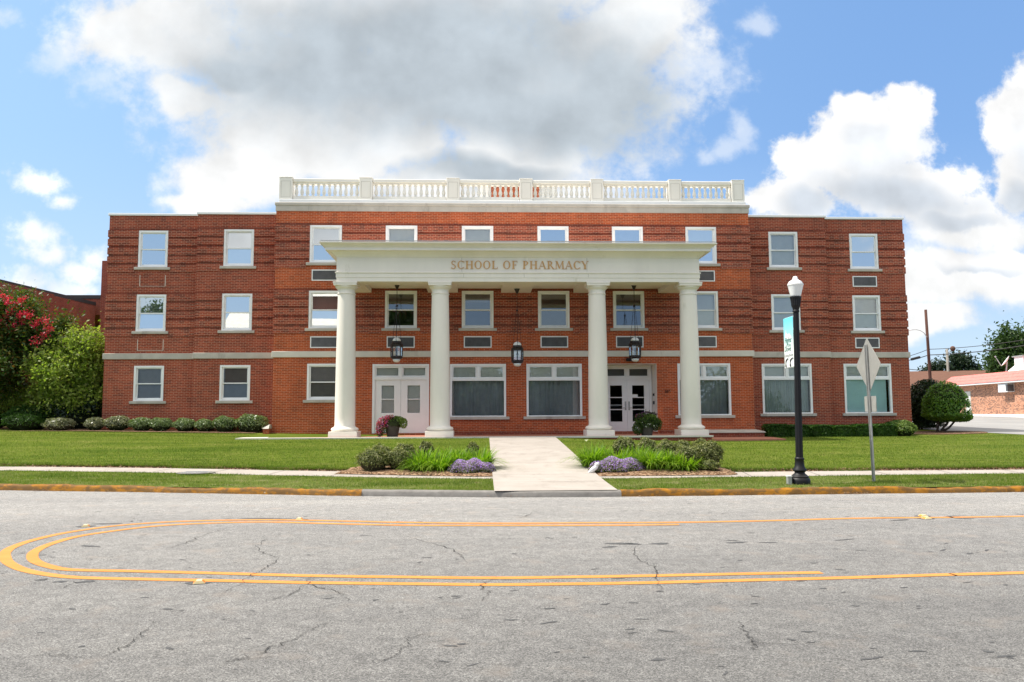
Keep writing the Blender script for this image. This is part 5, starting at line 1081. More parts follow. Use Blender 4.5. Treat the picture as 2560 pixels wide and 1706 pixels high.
mb.add([(x, y, GZ(x, y)+.02) for x, y in vs], [tuple(range(28))]); tag(mb.build('mulch_bed', M['mulch']), kind='structure')

# left shrubbery ---------------------------------------------------------------
t, rg = tree('crape_myrtle', (-20.3, 2.0, .95), [(-19.75, 2.2, 3.72, 2.3, 1.8, 1.5), (-21.45, 2.2, 4.62, 2.0, 1.6, 1.7), (-20.05, 2.1, 5.52, 1.75, 1.5, 1.35), (-18.45, 2.3, 4.62, 1.35, 1.2, 1.15), (-22.65, 2, 3.42, 1.8, 1.5, 1.5), (-21.15, 2.3, 6.22, 1.2, 1.1, 0.9), (-17.7, 2.2, 5.17, 0.55, 0.5, 0.6)], 52000, .075, 'leaf_myrtle', 'bark', 'tall crape myrtle with crimson flower heads at the left edge', 'tree', None, 7, .055, 620, .24, .3, .55, 21)
fl = []
for k in range(30):
    x, z = rg.uniform(-21.9, -18.1), 0
    top = np.interp(x, [-22.2, -21.2, -20.2, -19.2, -18.2, -17.6], [7.1, 7.0, 6.6, 6.1, 5.5, 5.0]); z = top-abs(rg.normal())*.8; y = 1.15+rg.normal()*.35
    c0 = np.array([x, y, z]); n = rg.integers(25, 70); C = c0+rg.normal(size=(n, 3))*np.array([.075, .07, .10]); fl.append(C)
for x, z in ((-18.35, 5.72), (-18.15, 5.4), (-18.35, 5.15), (-18.75, 5.62), (-18.95, 6.05), (-19.75, 6.62), (-20.15, 6.85), (-19.35, 6.55), (-20.55, 6.6), (-18.6, 4.85), (-20.9, 7.25), (-21.2, 5.9), (-20.2, 5.6)):
    n = 70; x += .62; z -= .25+.2*rg.random(); fl.append(np.array([x, .95+rg.normal()*.1, z])+rg.normal(size=(n, 3))*np.array([.09, .08, .10]))
V, F = quads(np.concatenate(fl), .035, rg, .8); npmesh('flower_heads', V, F, M['petal_red'], t)
t, rg = tree('light_green_shrub', (-16.7, 2.4, .95), [(-16.84, 1.9, 3.45, 1.27, 1.2, 1.0), (-16.28, 1.9, 4.25, 0.77, 0.9, 0.75), (-17.58, 1.7, 3.05, 0.85, 0.9, 0.8), (-16.78, 1.8, 4.45, 0.72, 0.8, 0.65), (-16.22, 1.9, 3.05, 0.77, 0.8, 0.8), (-17.15, 1.3, 2.45, 1.1, 0.8, 0.45), (-16.16, 1.7, 2.25, 0.77, 0.8, 0.45), (-17.71, 1.0, 3.65, 0.68, 0.6, 0.5), (-17.21, 0.9, 3.15, 0.77, 0.5, 0.5)], 24000, .068, 'leaf_light', 'bark', 'light green airy shrub tree against the left end of the school', 'tree', None, 5, .045, 330, .20, .3, .5, 33)
t, rg = tree('yellow_green_shrub', (-19.2, 2.6, .95), [(-19.4, 2.6, 2.1, 1.1, .7, .55), (-18.6, 2.4, 2.35, .8, .6, .45)], 4500, .05, 'leaf_light', 'bark', 'yellow green thin stemmed shrub behind the dark mound', 'shrub', None, 6, .022, 110, .16, .3, .4, 41)
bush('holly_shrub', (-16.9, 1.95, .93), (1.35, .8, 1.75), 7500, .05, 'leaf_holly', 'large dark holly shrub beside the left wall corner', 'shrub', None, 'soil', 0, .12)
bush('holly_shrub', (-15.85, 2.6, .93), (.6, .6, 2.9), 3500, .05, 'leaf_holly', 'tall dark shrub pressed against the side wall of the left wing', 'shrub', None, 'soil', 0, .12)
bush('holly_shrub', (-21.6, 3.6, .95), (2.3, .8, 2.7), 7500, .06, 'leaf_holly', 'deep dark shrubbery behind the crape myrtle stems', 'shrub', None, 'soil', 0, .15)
bush('dark_mound', (-18.45, 1.6, .93), (1.15, .7, 1.02), 4500, .035, 'leaf_box', 'dark green clipped mound behind the small front bushes', 'bush', None, 'soil', 0, .05)
bush('clipped_mound', (-18.15, .55, .93), (.82, .5, .68), 3200, .032, 'leaf_box', 'dull green low mound nearest the stone table', 'bush', None, 'core', 3, .06)
bush('grey_bush', (-16.65, .35, .91), (.60, .42, .52), 2600, .032, 'leaf_bush_grey', 'small grey green bush alone before the dark holly', 'bush', None, 'core_brown', 6, .09)
# backdrop of deep shrub at the foot of the annex
mb = MB(); mb.add([(-26, -.2, GZ(-20, 0)+.02), (-15.2, -.45, GZ(-15.2, -.3)+.02), (-8.9, -.35, GZ(-9, -.3)+.02), (-8.5, .8, GZ(-8.5, .8)+.03), (-15.3, 1.1, .95), (-15.3, 5, 1.0), (-26, 5, 1.03)], [tuple(range(7))]); tag(mb.build('mulch_bed', M['mulch']), kind='structure')
# stone table at the very left, only its end in the picture
tx, ty = -19.1, -.6; tz = GZ(tx, ty)
t = thing('stone_table', (tx-.6, ty, tz), 'grey stone table end at the left edge of the lawn', 'table')
MB().box(tx-1.5, ty-.35, tz+.66, tx+.10, ty+.35, tz+.73, bev=.01).build('tabletop', M['stone'], t); MB().box(tx-.85, ty-.22, tz-.03, tx-.65, ty+.22, tz+.659, bev=.02).build('leg', M['stone'], t); MB().box(tx-1.4, ty-.22, tz-.03, tx-1.25, ty+.22, tz+.659, bev=.02).build('leg', M['stone'], t)
ux, uy = -17.95, -2.1; uz = GZ(ux, uy)
t = thing('stone_bench', (ux-.6, uy, uz), 'low grey stone slab bench on the lawn at the left edge', 'bench')
MB().box(ux-1.4, uy-.2, uz+.24, ux+.02, uy+.2, uz+.31, bev=.01).build('seat', M['stone'], t)
for dx in (-1.2, -.35): MB().box(ux+dx-.07, uy-.16, uz-.03, ux+dx+.07, uy+.16, uz+.239).build('leg', M['stone'], t)

# flower beds -----------------------------------------------------------------
def bed(poly):
    P2 = [(p[0], p[1]) for p in spline(poly+[poly[0]], 5)][:-1]; cx, cy = np.mean(P2, axis=0); mb = MB(); n = len(P2); vs = []
    for s, h in ((1, .012), (.94, .05), (.6, .08), (.2, .09)): vs += [(cx+(x-cx)*s, cy+(y-cy)*s, GZ(cx+(x-cx)*s, cy+(y-cy)*s)+h*(1+.3*(random.random()-.5))) for x, y in P2]
    fs = [(r_*n+k, r_*n+(k+1) % n, (r_+1)*n+(k+1) % n, (r_+1)*n+k) for r_ in range(3) for k in range(n)]+[tuple(3*n+k for k in range(n))]; mb.add(vs, fs); tag(mb.build('mulch_bed', M['mulch'], smooth=True), kind='structure'); return P2
BED1 = bed([(-3.35, -13.45), (-2.2, -13.85), (-1.0, -14.25), (.28, -14.55), (.33, -13.4), (.33, -12.1), (-.8, -11.6), (-2.2, -11.9), (-3.1, -12.6)])
BED2 = bed([(2.62, -14.72), (3.6, -14.75), (4.6, -14.72), (5.72, -14.62), (5.75, -13.6), (5.3, -12.0), (4.2, -11.5), (3.0, -11.6), (2.6, -12.6)])
def blades(name, x, y, n, L, label, r0=.16, grp='daylily clumps in the flower beds', leaf='leaf_daylily', lily=0):
    z = GZ(x, y)+.05; rg = np.random.default_rng(int(abs(x*1000+y*77)) % 99991); t = thing(name, (x, y, z), label, 'daylily', grp); V = []; F = []
    for k in range(n):
        a = rg.uniform(0, 6.28); rb = r0*math.sqrt(rg.random()); p = np.array([x+rb*math.cos(a), y+rb*math.sin(a), z-.02]); l = L*rg.uniform(.75, 1.38); a += rg.normal(0, .35)
        lean = rg.uniform(.35, 1.2); d = np.array([math.cos(a), math.sin(a), 0]); side = np.array([-d[1], d[0], 0]); w = rg.uniform(.010, .017); b = len(V)
        for s in range(6):
            q = s/5; pos = p+d*l*(lean*q**1.5*.85)+np.array([0, 0, l*(q*(1.05-.25*lean)-lean*.62*q**2.4)]); ww = w*(1-q**2.2)+.0008; V += [pos-side*ww, pos+side*ww]
        F += [(b+2*s, b+2*s+1, b+2*s+3, b+2*s+2) for s in range(5)]
    npmesh('blades', V, F, M[leaf], t)
    if lily:
        q = MB(); fx, fy, fz = x-.12, y+.1, z+L*.92; q.tube([(x, y, z), (fx, fy, fz)], .004, 5); q.build('stalk', M['leaf_daylily'], t); q = MB()
        for k in range(6): a = 2*math.pi*k/6; q.add([(fx, fy, fz), (fx+.03*math.cos(a-.4), fy+.03*math.sin(a-.4), fz+.03), (fx+.06*math.cos(a), fy+.06*math.sin(a), fz+.045), (fx+.03*math.cos(a+.4), fy+.03*math.sin(a+.4), fz+.03)], [(0, 1, 2, 3)])
        q.build('flower', M['petal_white'], t)
def flowers(name, x, y, rx, ry, h, n, label):
    z = GZ(x, y)+.03; rg = np.random.default_rng(int(abs(x*1000)) % 9973+5); t = thing(name, (x, y, z), label, 'flowers', 'purple flower patches in the beds'); mb = MB()
    ellipsoid(mb, (x, y, z+h*.2), (rx*.9, ry*.88, h*.55), 18, 9, .1, 0, z-.03); mb.build('heart', M['core'], t)
    def dome(m, lo, hi):
        a = rg.uniform(0, 6.28, m); q = np.sqrt(rg.random(m)); edge = 1+.10*np.sin(3*a+1)+.07*np.sin(7*a); rr = lo+(hi-lo)*rg.random(m)
        zz = h*np.sqrt(np.clip(1-q**2.4, 0, 1))*rr*(1+.12*np.sin(q*9*np.cos(a)+x)); return np.stack([x+rx*q*edge*np.cos(a), y+ry*q*edge*np.sin(a), z+.02+zz], 1)
    V, F = quads(dome(int(n*1.4), .55, .97), .020, rg, .5, np.array([[0, 0, .6]])); npmesh('leaves', V, F, M['leaf_bush_grey'], t)
    V, F = quads(dome(n, .9, 1.08), .0135, rg, .85, np.array([[0, -.3, .9]]), .7); npmesh('blossoms', V, F, M['petal_purple'], t)
AZ = [([(-2.464, -13.3, 0.765, 0.701), (-1.88, -13.2, 0.611, 0.692), (-2.412, -12.6, 0.707, 0.765), (-1.835, -12.4, 0.588, 0.783), (-1.322, -12.0, 0.401, 0.824), (-0.141, -12.0, 0.352, 0.797), (5.409, -13.6, 0.646, 0.838), (4.862, -13.8, 0.657, 0.747), (5.256, -14.2, 0.405, 0.436), (3.668, -12.2, 0.577, 0.91), (4.252, -12.2, 0.527, 0.876), (4.659, -12.5, 0.521, 0.833), (5.06, -12.6, 0.53, 0.825), (5.57, -12.4, 0.526, 0.844)])]
AZL = ['dark twiggy shrub at the left front corner of the left flower bed', 'dark twiggy shrub between the left corner shrub and the daylilies', 'low twiggy shrub behind the left corner shrub', 'low twiggy shrub behind the second front shrub of the left bed', 'small twiggy shrub behind the middle daylilies of the left bed', 'small twiggy shrub behind the daylilies next to the walk, left bed',
       'tallest twiggy shrub at the right end of the right flower bed', 'wide twiggy shrub next to the tallest one in the right bed', 'tiny pale shrub at the foot of the tallest shrub, right bed', 'back row shrub behind the first daylilies of the right bed', 'back row shrub with pale tips, second from the walk in the right bed', 'back row shrub in the middle of the right bed', 'back row shrub behind the wide front shrub, right bed', 'back row shrub at the far right of the right bed']
for i, (x, y, w, zt) in enumerate(AZ[0]):
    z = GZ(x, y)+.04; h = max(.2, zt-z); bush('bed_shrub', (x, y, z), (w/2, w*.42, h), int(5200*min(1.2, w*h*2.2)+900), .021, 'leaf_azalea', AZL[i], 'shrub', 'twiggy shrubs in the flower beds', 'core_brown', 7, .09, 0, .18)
DL = [([(-1.279, -13.1, 0.62), (-0.941, -13.6, 0.6), (-0.544, -12.9, 0.55), (0.033, -13.2, 0.58), (-0.758, -12.3, 0.5), (2.705, -13.2, 0.62), (3.329, -13.2, 0.55), (3.86, -12.7, 0.55), (3.998, -13.9, 0.58), (4.417, -13.9, 0.52), (3.935, -13.3, 0.5)])]
DLL = ['bright green daylily clump in the middle of the left bed', 'bright green daylily clump at the front of the left bed, beside the purple flowers', 'daylily clump at the back of the left bed behind the purple flowers', 'daylily clump spilling over the walk at the right corner of the left bed', 'thin daylily clump behind the middle of the left bed',
       'daylily clump at the walk side of the right bed with a pale flower above', 'daylily clump behind the purple flowers of the right bed', 'bright daylily clump at the back of the right bed', 'large arching daylily clump at the front of the right bed', 'daylily clump against the wide front shrub of the right bed', 'second daylily clump behind the middle of the right bed']
for i, (x, y, L_) in enumerate(DL[0]): blades('daylily_clump', x, y, 330, L_, DLL[i], .24, lily=(i == 5))
for x, y, L_, lb in ((-1.35, -13.45, .52, 'daylily clump leaning on the second front shrub of the left bed'), (-.35, -12.6, .5, 'daylily clump at the very back of the left bed'), (3.05, -12.3, .5, 'daylily clump at the back corner of the right bed next to the walk'), (4.75, -14.0, .5, 'daylily clump at the foot of the wide front shrub, right bed')): blades('daylily_clump', x, y, 330, L_, lb, .24)
(p1x, p1y, p1r), (p2x, p2y, p2r) = ((-0.195, -13.95, 0.519), (3.138, -14.1, 0.633))
flowers('purple_flowers', p1x, p1y, p1r, .36, .27, 5200, 'low mound of purple flowers at the right corner of the left bed')
flowers('purple_flowers', p2x, p2y, p2r, .36, .29, 5200, 'low mound of purple flowers beside the walk in the right bed')
rx_, ry_ = (2.578, -14.35); rz_ = GZ(rx_, ry_)
t = thing('white_stone', (rx_, ry_, rz_), 'small white stone leaning against the purple flowers beside the walk', 'stone'); q = MB(); ellipsoid(q, (0, 0, 0), (.16, .05, .055), 9, 7, .35); ellipsoid(q, (.12, 0, .035), (.06, .045, .045), 8, 6, .3)
q.xform(Matrix.Translation((rx_, ry_, rz_+.13)) @ Matrix.Rotation(R(-38), 4, 'Y')); q.build('stone', M['white_metal'], t, smooth=True)

# planters ---------------------------------------------------------------------
def planter(x, y, z, label, right):
    t = thing('planter', (x, y, z), label, 'planter', 'planters beside the porch doors'); rg = np.random.default_rng(8+right)
    MB().lathe(x, y, [(.19, 0), (.20, .02), (.265, .38), (.285, .39), (.285, .42), (.24, .425), (.235, .38)], 28, 0, z).build('pot', M['pot'], t, smooth=False)
    mb = MB(); ellipsoid(mb, (x, y, z+.50), (.34, .30, .22), 12, 8, .2); mb.build('heart', M['core'], t)
    if not right:
        C = lobes_pts([(x-.28, y-.06, z+.52, .30, .26, .24), (x-.46, y-.08, z+.30, .16, .2, .28), (x-.1, y-.05, z+.68, .22, .2, .14)], 1500, rg, .6); V, F = quads(C, .026, rg, .6); npmesh('flowers', V, F, M['petal_pink'], t)
        C = lobes_pts([(x+.18, y, z+.60, .28, .26, .17), (x+.38, y-.05, z+.50, .18, .2, .20)], 1300, rg, .6); V, F = quads(C, .028, rg, .6); npmesh('foliage', V, F, M['leaf_lime'], t)
        C = lobes_pts([(x-.3, y-.05, z+.38, .30, .26, .28), (x, y, z+.55, .38, .3, .2), (x-.45, y-.1, z+.15, .12, .15, .16)], 1300, rg, .5); V, F = quads(C, .034, rg, .5); npmesh('foliage', V, F, M['leaf_planter'], t)
    else:
        C = lobes_pts([(x, y-.04, z+.52, .46, .34, .30), (x-.34, y-.06, z+.28, .22, .22, .26), (x+.34, y, z+.44, .24, .24, .26)], 3200, rg, .5); V, F = quads(C, .032, rg, .5); npmesh('foliage', V, F, M['leaf_planter'], t)
        C = lobes_pts([(x+.10, y-.1, z+.68, .24, .2, .13)], 600, rg, .6); V, F = quads(C, .03, rg, .6); npmesh('foliage', V, F, M['leaf_lime'], t)
        C = lobes_pts([(x-.26, y-.05, z+.70, .20, .18, .12), (x+.0, y, z+.80, .22, .18, .10), (x+.22, y, z+.78, .18, .15, .08)], 700, rg, .6); V, F = quads(C, .028, rg, .6); npmesh('flowers', V, F, M['petal_violet'], t)
        C = np.array([(x+a, y-.33, z+b) for a, b in ((-.03, .44), (.03, .44), (.09, .43), (-.1, .33), (.2, .36), (-.22, .5))]); V, F = quads(np.repeat(C, 5, 0)+rg.normal(size=(30, 3))*.012, .016, rg, .9); npmesh('flowers', V, F, M['petal_white'], t)
        q = MB()
        for a, b in ((.12, .95), (.3, .9), (-.02, .98)): q.tube([(x+a*.6, y, z+.6), (x+a, y, z+b)], .008, 5)
        q.build('stalk', M['petal_violet'], t)
planter(-3.17, -2.45, .673, 'dark pot of magenta flowers and lime foliage before the left white door', 0)
planter(6.2, -2.85, .673, 'dark pot of green trailing foliage and violet flowers before the right entrance', 1)

# grass ------------------------------------------------------------------------
def inpoly(X, Y, P2):
    P2 = np.array(P2); r = np.zeros(len(X), bool); j = len(P2)-1
    for i in range(len(P2)):
        c = ((P2[i, 1] > Y) != (P2[j, 1] > Y)) & (X < (P2[j, 0]-P2[i, 0])*(Y-P2[i, 1])/(P2[j, 1]-P2[i, 1]+1e-12)+P2[i, 0]); r ^= c; j = i
    return r
def grass(name, X, Y, h, mat, seed, w=.004):
    rg = np.random.default_rng(seed); n = len(X); Z = zg(X, Y); a = rg.uniform(0, 6.28, n); hh = h*(.5+.9*rg.random(n)); dx, dy = np.cos(a), np.sin(a); le = rg.normal(0, .45, (n, 2))*hh[:, None]; W_ = w*(.7+.6*rg.random(n))
    V = np.stack([np.stack([X-dx*W_, Y-dy*W_, Z-.008], 1), np.stack([X+dx*W_, Y+dy*W_, Z-.008], 1), np.stack([X+le[:, 0], Y+le[:, 1], Z+hh], 1)], 1).reshape(-1, 3)
    return npmesh(name, V, np.arange(3*n).reshape(n, 3), mat)
def scatter(n, x0, x1, lo, hi, rg, bias=1.0):
    X = rg.uniform(x0, x1, n); t = rg.random(n)**bias; Y = lo(X)+(hi(X)-lo(X))*t; k = (X < WL(Y)-.01) | (X > WR(Y)+.01)
    for P2 in (BED1, BED2): k &= ~inpoly(X, Y, P2)
    return X[k], Y[k]
rg = np.random.default_rng(77)
X, Y = scatter(230000, -20, 21, lambda x: ysf(x)+.02, lambda x: np.where(x > -15.4, np.where(x < -8.6, -.45, np.where(x < 8.6, -3.45, -.45)), -.3), rg, 1.7)
k = ~((X > 8.4) & (X < 11.7) & (Y > -3.3)); tag(grass('lawn_grass', X[k], Y[k], .034, M['grass_blade'], 1, .006), kind='stuff')
X, Y = scatter(120000, -15, 14.5, lambda x: yk(x)+.165, lambda x: ysn(x)-.005, rg)
pat = np.sin(X*1.7+2*np.sin(Y*2.1))+np.sin(X*.63+1)+rg.normal(0, .6, len(X))+.9*((Y-yk(X))/2-.45); g = pat > .1
tag(grass('verge_grass', X[g], Y[g], .036, M['grass_blade'], 2), kind='stuff'); tag(grass('dry_grass', X[~g][::2], Y[~g][::2], .030, M['grass_dry'], 3), kind='stuff')
X = rg.uniform(-20, 21, 30000); Y = ysf(X)-.05*np.clip(np.sin(X*2.3)+np.sin(X*.9+1), 0, 2)*rg.random(len(X))+.05*rg.random(len(X)); k = (X < WL(Y)-.01) | (X > WR(Y)+.01)
for P2 in (BED1, BED2): k &= ~inpoly(X, Y+.1, P2)
tag(grass('edge_grass', X[k], Y[k], .06, M['grass_blade'], 4, .005), kind='stuff')
# fallen leaves and litter by the kerb
mb = MB(); 
for cx_, n in ((-8.9, 40), (7.0, 40), (-6.6, 12), (.6, 8), (3.2, 10), (12, 15)):
    for k in range(n):
        x = cx_+random.gauss(0, .22); y = float(yk(x))-.02-abs(random.gauss(0, .03)); a = random.uniform(0, 6.28); s = random.uniform(.012, .03); z = .008+random.uniform(0, .025)
        mb.add([(x-s*math.cos(a), y-s*math.sin(a), z), (x+.4*s*math.sin(a), y-.4*s*math.cos(a), z+.012), (x+s*math.cos(a), y+s*math.sin(a), z), (x-.4*s*math.sin(a), y+.4*s*math.cos(a), z+.01)], [(0, 1, 2, 3)])
for k in range(260):
    x = random.uniform(-14, 15); a_ = float(ysf(np.array([x]))[0]); y = random.uniform(a_+.3, -4) if random.random() < .6 else random.uniform(float(yk(x))+.3, float(ysn(x))-.1)
    if WL(y)-.1 < x < WR(y)+.1: continue
    z = GZ(x, y)+.03; a = random.uniform(0, 6.28); s = random.uniform(.012, .028)
    mb.add([(x-s*math.cos(a), y-s*math.sin(a), z), (x+.5*s*math.sin(a), y-.5*s*math.cos(a), z+.008), (x+s*math.cos(a), y+s*math.sin(a), z), (x-.5*s*math.sin(a), y+.5*s*math.cos(a), z+.01)], [(0, 1, 2, 3)])
tag(mb.build('leaf_litter', M['mulch']), kind='stuff')

# ------------------------------------------------------------------ the annex on the left
A = thing('annex_building', (-24, 14, .9), 'red brick annex with a dark fascia behind the left trees', 'building')
q = MB(); q.add([(-24.6, 5.0, .5), (-23.5, 17.6, .5), (-23.5, 17.6, 8.30), (-24.6, 5.0, 8.30)], [(0, 1, 2, 3)]); q.add([(-34, 5, .5), (-24.6, 5, .5), (-24.6, 5, 8.3), (-34, 5, 8.3)], [(0, 1, 2, 3)]); q.build('wall', M['brick_annex'], A)
q = MB(); q.add([(-24.65, 4.9, 8.22), (-23.48, 17.6, 8.22), (-23.48, 17.6, 8.42), (-24.65, 4.9, 8.42)], [(0, 1, 2, 3)]); q.add([(-34, 4.9, 8.22), (-24.65, 4.9, 8.22), (-24.65, 4.9, 8.42), (-34, 4.9, 8.42)], [(0, 1, 2, 3)]); q.add([(-34, 4.9, 8.42), (-24.65, 4.9, 8.42), (-23.48, 17.6, 8.42), (-34, 17.6, 8.42)], [(0, 1, 2, 3)]); q.build('fascia', M['annex_trim'], A)
MB().box(-30, 18, 7.68, -18, 24, 8.70).build('bridge', M['brick_annex'], A); MB().box(-30, 17.95, 8.702, -18, 24, 8.92).build('fascia', M['annex_trim'], A)
MB().box(-30, 23.8, .6, -18, 24.0, 7.66).build('back_wall', M['annex_trim'], A); MB().box(-20.8, 22, 7.0, -18, 22.2, 7.22).build('yellow_band', M['shop_yellow'], A)
MB().box(-20.62, 12, .6, -16, 15.8, 9.95).build('stair_tower', M['brick_annex'], A)

# ------------------------------------------------------------------ across the side street
P0 = Vector((41.860, 37.500, 0)); P1 = Vector((40.171, 25.500, 0)); hu = (P1-P0).normalized(); hn = Vector((hu.y, -hu.x, 0)); hz = 1.1065
if hn.dot(Vector((0, -32.5, 0))-P0) < 0: hn = -hn
HB = thing('shop_building', (P0.x, P0.y, hz), 'low orange brick shop with a pink red tiled roof edge across the side street', 'building')
Ln = 26
def hp(a, d, z): p = P0+hu*a+hn*d; return (p.x, p.y, hz+z)
def hbox(a0, d0, z0, a1, d1, z1): return MB().add([hp(a0, d0, z0), hp(a1, d0, z0), hp(a1, d1, z0), hp(a0, d1, z0), hp(a0, d0, z1), hp(a1, d0, z1), hp(a1, d1, z1), hp(a0, d1, z1)], [(0, 3, 2, 1), (4, 5, 6, 7), (0, 1, 5, 4), (1, 2, 6, 5), (2, 3, 7, 6), (3, 0, 4, 7)])
hbox(0, -12, -.3, Ln, 0, 2.95).build('wall', M['brick_house'], HB)
hbox(-.5, -12.5, 2.50, Ln, .62, 2.64).build('eave_board', M['white'], HB)
q = MB()
for k in range(3):
    d0, d1 = .66-k*.26, .66-(k+1)*.26; z0, z1 = 2.645+k*.26, 2.645+(k+1)*.26-.02
    q.add([hp(-.55+k*.26, d0, z0), hp(Ln, d0, z0), hp(Ln, d1-.0, z1), hp(-.55+(k+1)*.26, d1, z1)], [(0, 1, 2, 3)]); q.add([hp(-.55+k*.26, d0, z0), hp(-.55+(k+1)*.26, d1, z1), hp(-.55+(k+1)*.26, -12, z1), hp(-.55+k*.26, -12.6, z0)], [(0, 1, 2, 3)])
    q.add([hp(-.55+k*.26, d0, z0-.03), hp(Ln, d0, z0-.03), hp(Ln, d0, z0), hp(-.55+k*.26, d0, z0)], [(0, 1, 2, 3)])
q.add([hp(.2, -.1, 3.40), hp(Ln, -.1, 3.40), hp(Ln, -12, 3.40), hp(.2, -12, 3.40)], [(0, 1, 2, 3)]); q.build('roof', M['red_tile'], HB)
q = hbox(3.0, -.02, -.05, 3.95, .05, 2.02); dd = q.build('door', M['stucco'], HB)
hbox(0, 0, -.3, Ln, .10, .12).build('wall_foot', M['white'], HB)
ac = hbox(9.6, .0, 1.80, 11.0, .5, 2.44).build('air_conditioner', M['white_metal'], HB); hbox(10.75, .05, 1.86, 11.02, .503, 2.38).build('grille', M['louvre'], ac)
vb = MB().add([hp(7.4, -1.2, 3.4), hp(9.9, -1.2, 3.4), hp(9.9, -3.2, 3.4), hp(7.4, -3.2, 3.4), hp(8.0, -1.6, 3.95), hp(9.3, -1.6, 3.95), hp(9.3, -2.8, 3.95), hp(8.0, -2.8, 3.95)], [(0, 1, 5, 4), (1, 2, 6, 5), (2, 3, 7, 6), (3, 0, 4, 7)]); vo = vb.build('roof_vent', M['white'], HB); hbox(8.0, -2.8, 3.951, 9.3, -1.6, 4.6).build('housing', M['white_metal'], vo); hbox(7.85, -2.9, 4.602, 9.45, -1.5, 4.68).build('cap', M['steel'], vo)
def dish(a, d, z, yaw, label):
    p = hp(a, d, z); t = thing('satellite_dish', p, label, 'satellite dish', 'dishes on the shop roof')
    V = []; n = 20; r = .50
    dirv = Vector((math.cos(yaw)*math.cos(R(35)), math.sin(yaw)*math.cos(R(35)), math.sin(R(35)))); ax = dirv.cross(Vector((0, 0, 1))).normalized(); ay = ax.cross(dirv)
    c0 = Vector(p)+Vector((0, 0, 1.0)); q = MB(); vs = [tuple(c0-dirv*.12)]
    for i in range(1, 5):
        for k in range(n): w = 2*math.pi*k/n; rr = r*i/4; vs.append(tuple(c0-dirv*.12*(1-(i/4)**2)+ax*rr*.85*math.cos(w)+ay*rr*math.sin(w)))
    fs = [(0, 1+k, 1+(k+1) % n) for k in range(n)]+[(1+(i-1)*n+k, 1+i*n+k, 1+i*n+(k+1) % n, 1+(i-1)*n+(k+1) % n) for i in range(1, 4) for k in range(n)]
    q.add(vs, fs); q.build('reflector', M['white_metal'], t, smooth=True)
    q = MB(); q.tube([p, tuple(c0-dirv*.15)], .05, 6); q.build('mast', M['steel'], t); q = MB(); q.tube([tuple(c0-ay*.5), tuple(c0+dirv*.75-ay*.1)], .03, 5); q.tube([tuple(c0+dirv*.7-ay*.1), tuple(c0+dirv*.82-ay*.08)], .07, 6); q.build('feed_arm', M['steel'], t)
dish(6.6, -1.6, 3.40, R(152), 'white satellite dish on the shop roof left of the roof vent'); dish(12.2, -1.6, 3.40, R(158), 'grey satellite dish seen edge on, right of the roof vent')

T = thing('brown_roofed_building', (58, 76, 1), 'long low building with a plain brown roof behind the shop', 'building')
q = MB(); q.add([(46, 70, 3.6), (92, 56, 3.6), (96, 72, 7.2), (48, 86, 7.2)], [(0, 1, 2, 3)]); q.add([(46, 70, 3.58), (48, 86, 7.18), (50, 100, 3.58)], [(0, 1, 2)]); q.build('roof', M['brown_roof'], T)
q = MB(); q.add([(46.6, 70.6, .2), (92, 56.8, .2), (92, 56.8, 3.6), (46.6, 70.6, 3.6)], [(0, 1, 2, 3)]); q.add([(46.6, 70.6, .2), (50, 99, .2), (50, 99, 3.6), (48, 86, 7.1), (46.6, 70.6, 3.6)], [(0, 1, 2, 3, 4)]); q.build('wall', M['stucco'], T)

up = thing('utility_pole', (44.42, 45, 1), 'tall brown wooden utility pole with a curved lamp arm', 'utility pole')
MB().tube([(44.47, 45, .2), (44.40, 45, 6), (44.31, 45, 11.5)], [.16, .145, .13], 10).build('pole', M['wood_pole'], up, smooth=True)
q = MB(); q.tube([(44.25, 44.9, 8.75), (43.95, 44.9, 9.2), (43.6, 44.9, 9.42), (43.2, 44.9, 9.5), (42.7, 44.9, 9.48)], .035, 6); q.build('lamp_arm', M['steel'], up); q = MB(); ellipsoid(q, (42.45, 44.9, 9.45), (.34, .12, .07), 10, 6); q.build('lamp_head', M['white_metal'], up, smooth=True)
fp = thing('flood_light_pole', (67.14, 80, 1), 'grey wooden pole with a flood light behind the brown roof', 'utility pole')
MB().tube([(67.2, 80, .5), (67.14, 80, 10.3)], [.22, .17], 8).build('pole', M['grey_pole'], fp, smooth=True); q = MB(); q.tube([(67.14, 80, 9.7), (67.9, 79.9, 10.1)], .05, 6); q.build('lamp_arm', M['steel'], fp); q = MB(); ellipsoid(q, (67.9, 79.8, 10.35), (.38, .3, .38), 10, 7); q.build('flood_lamp', M['brown_roof'], fp, smooth=True)
def wire(p, q, sag, r, label):
    p, q = Vector(p), Vector(q); t = MB().tube([p.lerp(q, k/24)-Vector((0, 0, sag*4*(k/24)*(1-k/24))) for k in range(25)], r, 5).build('power_line', M['wire'], origin=tuple(p)); tag(t, label, 'power line', 'power lines at the right')
    return t
wp = (44.35, 45, 7.559); wire(wp, (50.791, 36.0, 8.176), .25, .030, 'upper cable from the utility pole to the right, above the pink roof'); wire(wp, (44.789, 52.0, 7.107), .12, .030, 'upper cable from the utility pole to the left, behind the school')
wq = (44.37, 45, 6.996); wire(wq, (50.758, 36.0, 7.682), .25, .042, 'thicker lower cable from the utility pole to the right'); w2 = wire(wq, (44.773, 52.0, 6.763), .12, .042, 'thicker lower cable with a black splice box left of the utility pole')
wr = (44.42, 45, 5.495); wire(wr, (44.746, 52.0, 6.205), .1, .035, 'lowest cable running left from the utility pole'); 
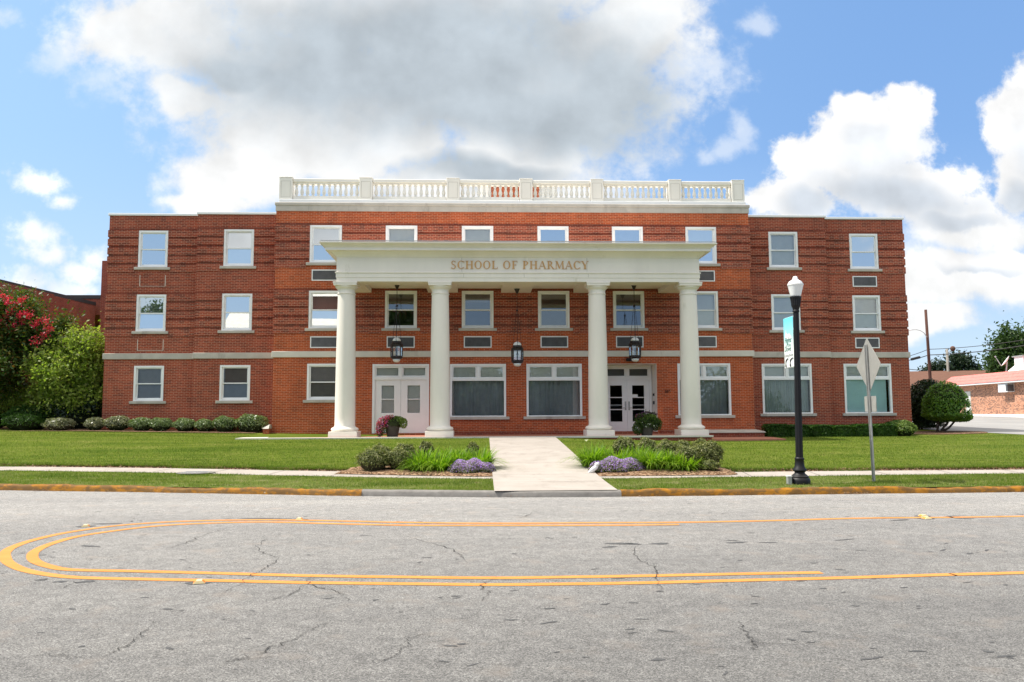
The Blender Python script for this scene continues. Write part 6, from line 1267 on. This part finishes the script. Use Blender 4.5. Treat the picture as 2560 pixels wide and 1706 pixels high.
sb = (43.928, 46.5, 6.782); q = MB().tube([(sb[0]-.55, sb[1], sb[2]-.14), (sb[0]-.5, sb[1], sb[2]-.12), (sb[0]+.4, sb[1], sb[2]+.1), (sb[0]+.45, sb[1], sb[2]+.12)], [.03, .13, .13, .03], 8); q.build('splice_box', M['wire'], w2)

tree('far_oak', (83.3, 110, 1), [(83.2, 110, 9.6, 1.9, 1.8, 1.2), (85.2, 110, 8.9, 1.8, 1.7, 1.3), (82.0, 110.5, 8.2, 1.6, 1.6, 1.2), (84.1, 110, 7.2, 2.6, 2, 1.3)], 3000, .26, 'leaf_oak', 'bark_dark', 'dark far oak left of the flood light pole', 'tree', 'oaks beyond the brown roof', 1, .3, 75, .42, .3, .3, 51)
tree('far_oak', (88.0, 110, 1), [(87.4, 110, 10.9, 1.9, 1.8, 1.2), (88.9, 110, 9.7, 1.7, 1.7, 1.2), (86.6, 110, 9.3, 1.7, 1.5, 1.2), (90.3, 110.5, 8.4, 1.5, 1.6, 1.0), (88.3, 110, 7.6, 2.9, 2, 1.4)], 4200, .26, 'leaf_oak', 'bark_dark', 'larger dark far oak right of the flood light pole', 'tree', 'oaks beyond the brown roof', 1, .32, 100, .42, .3, .3, 52)
tree('bushy_tree', (72, 70, 1), [(71.4, 70, 8.6, 3.2, 3, 2.4), (70.0, 70, 10.9, 1.9, 1.8, 1.4), (74.5, 70, 9.6, 3.4, 3, 2.4), (68.9, 70, 7.0, 2.0, 2, 2.0), (72, 70, 6.2, 3.6, 3, 2.0), (77, 70, 8.2, 3.4, 3, 3), (69.6, 70, 5.4, 2.2, 2, 1.6), (69.2, 70, 9.0, 1.6, 1.5, 1.4)], 40000, .22, 'leaf_far', 'bark_dark', 'large bushy green tree behind the shop at the right edge', 'tree', None, 1, .4, 420, .62, .45, .3, 53)

# ------------------------------------------------------------------ the far side of the road, seen only as reflections in the panes
OB = thing('brick_house', (-14, -62, 0), 'brick house across the road behind the viewer', 'building')
MB().box(-26, -72, -.3, -8, -58, 8.2).build('wall', M['brick_annex'], OB); MB().add([(-26.5, -57.5, 8.2), (-7.5, -57.5, 8.2), (-7.5, -65, 12.2), (-26.5, -65, 12.2), (-26.5, -72.5, 8.2), (-7.5, -72.5, 8.2)], [(0, 1, 2, 3), (3, 2, 5, 4), (1, 5, 2), (0, 3, 4)]).build('roof', M['stucco'], OB)
o = MB().add([(-130, -120, .02), (130, -120, .02), (130, -45.0, .02), (-130, -45.0, .02)], [(0, 1, 2, 3)]).build('opposite_lawn', M['lawn']); tag(o, kind='structure')
for i, (x, y, h) in enumerate(((-46, -56, 8), (-34, -60, 8.5), (-12, -54, 8), (-4, -56, 8), (3, -55, 9), (10, -58, 8.5), (19, -54, 8), (31, -60, 8.5), (44, -55, 8), (60, -60, 9))):
    rg_ = np.random.default_rng(90+i); lob = [(x+rg_.normal()*1.8, y+rg_.normal()*1.2, h*rg_.uniform(.12, .62), 3.4, 2.6, 2.0) for k in range(8)]
    tree('shade_tree', (x, y, 0), lob, 9000, .28, 'leaf_far', 'bark_dark', 'shade tree across the road behind the viewer', 'tree', 'shade trees across the road', 1, .3, 260, .6, .45, .3, 60+i)
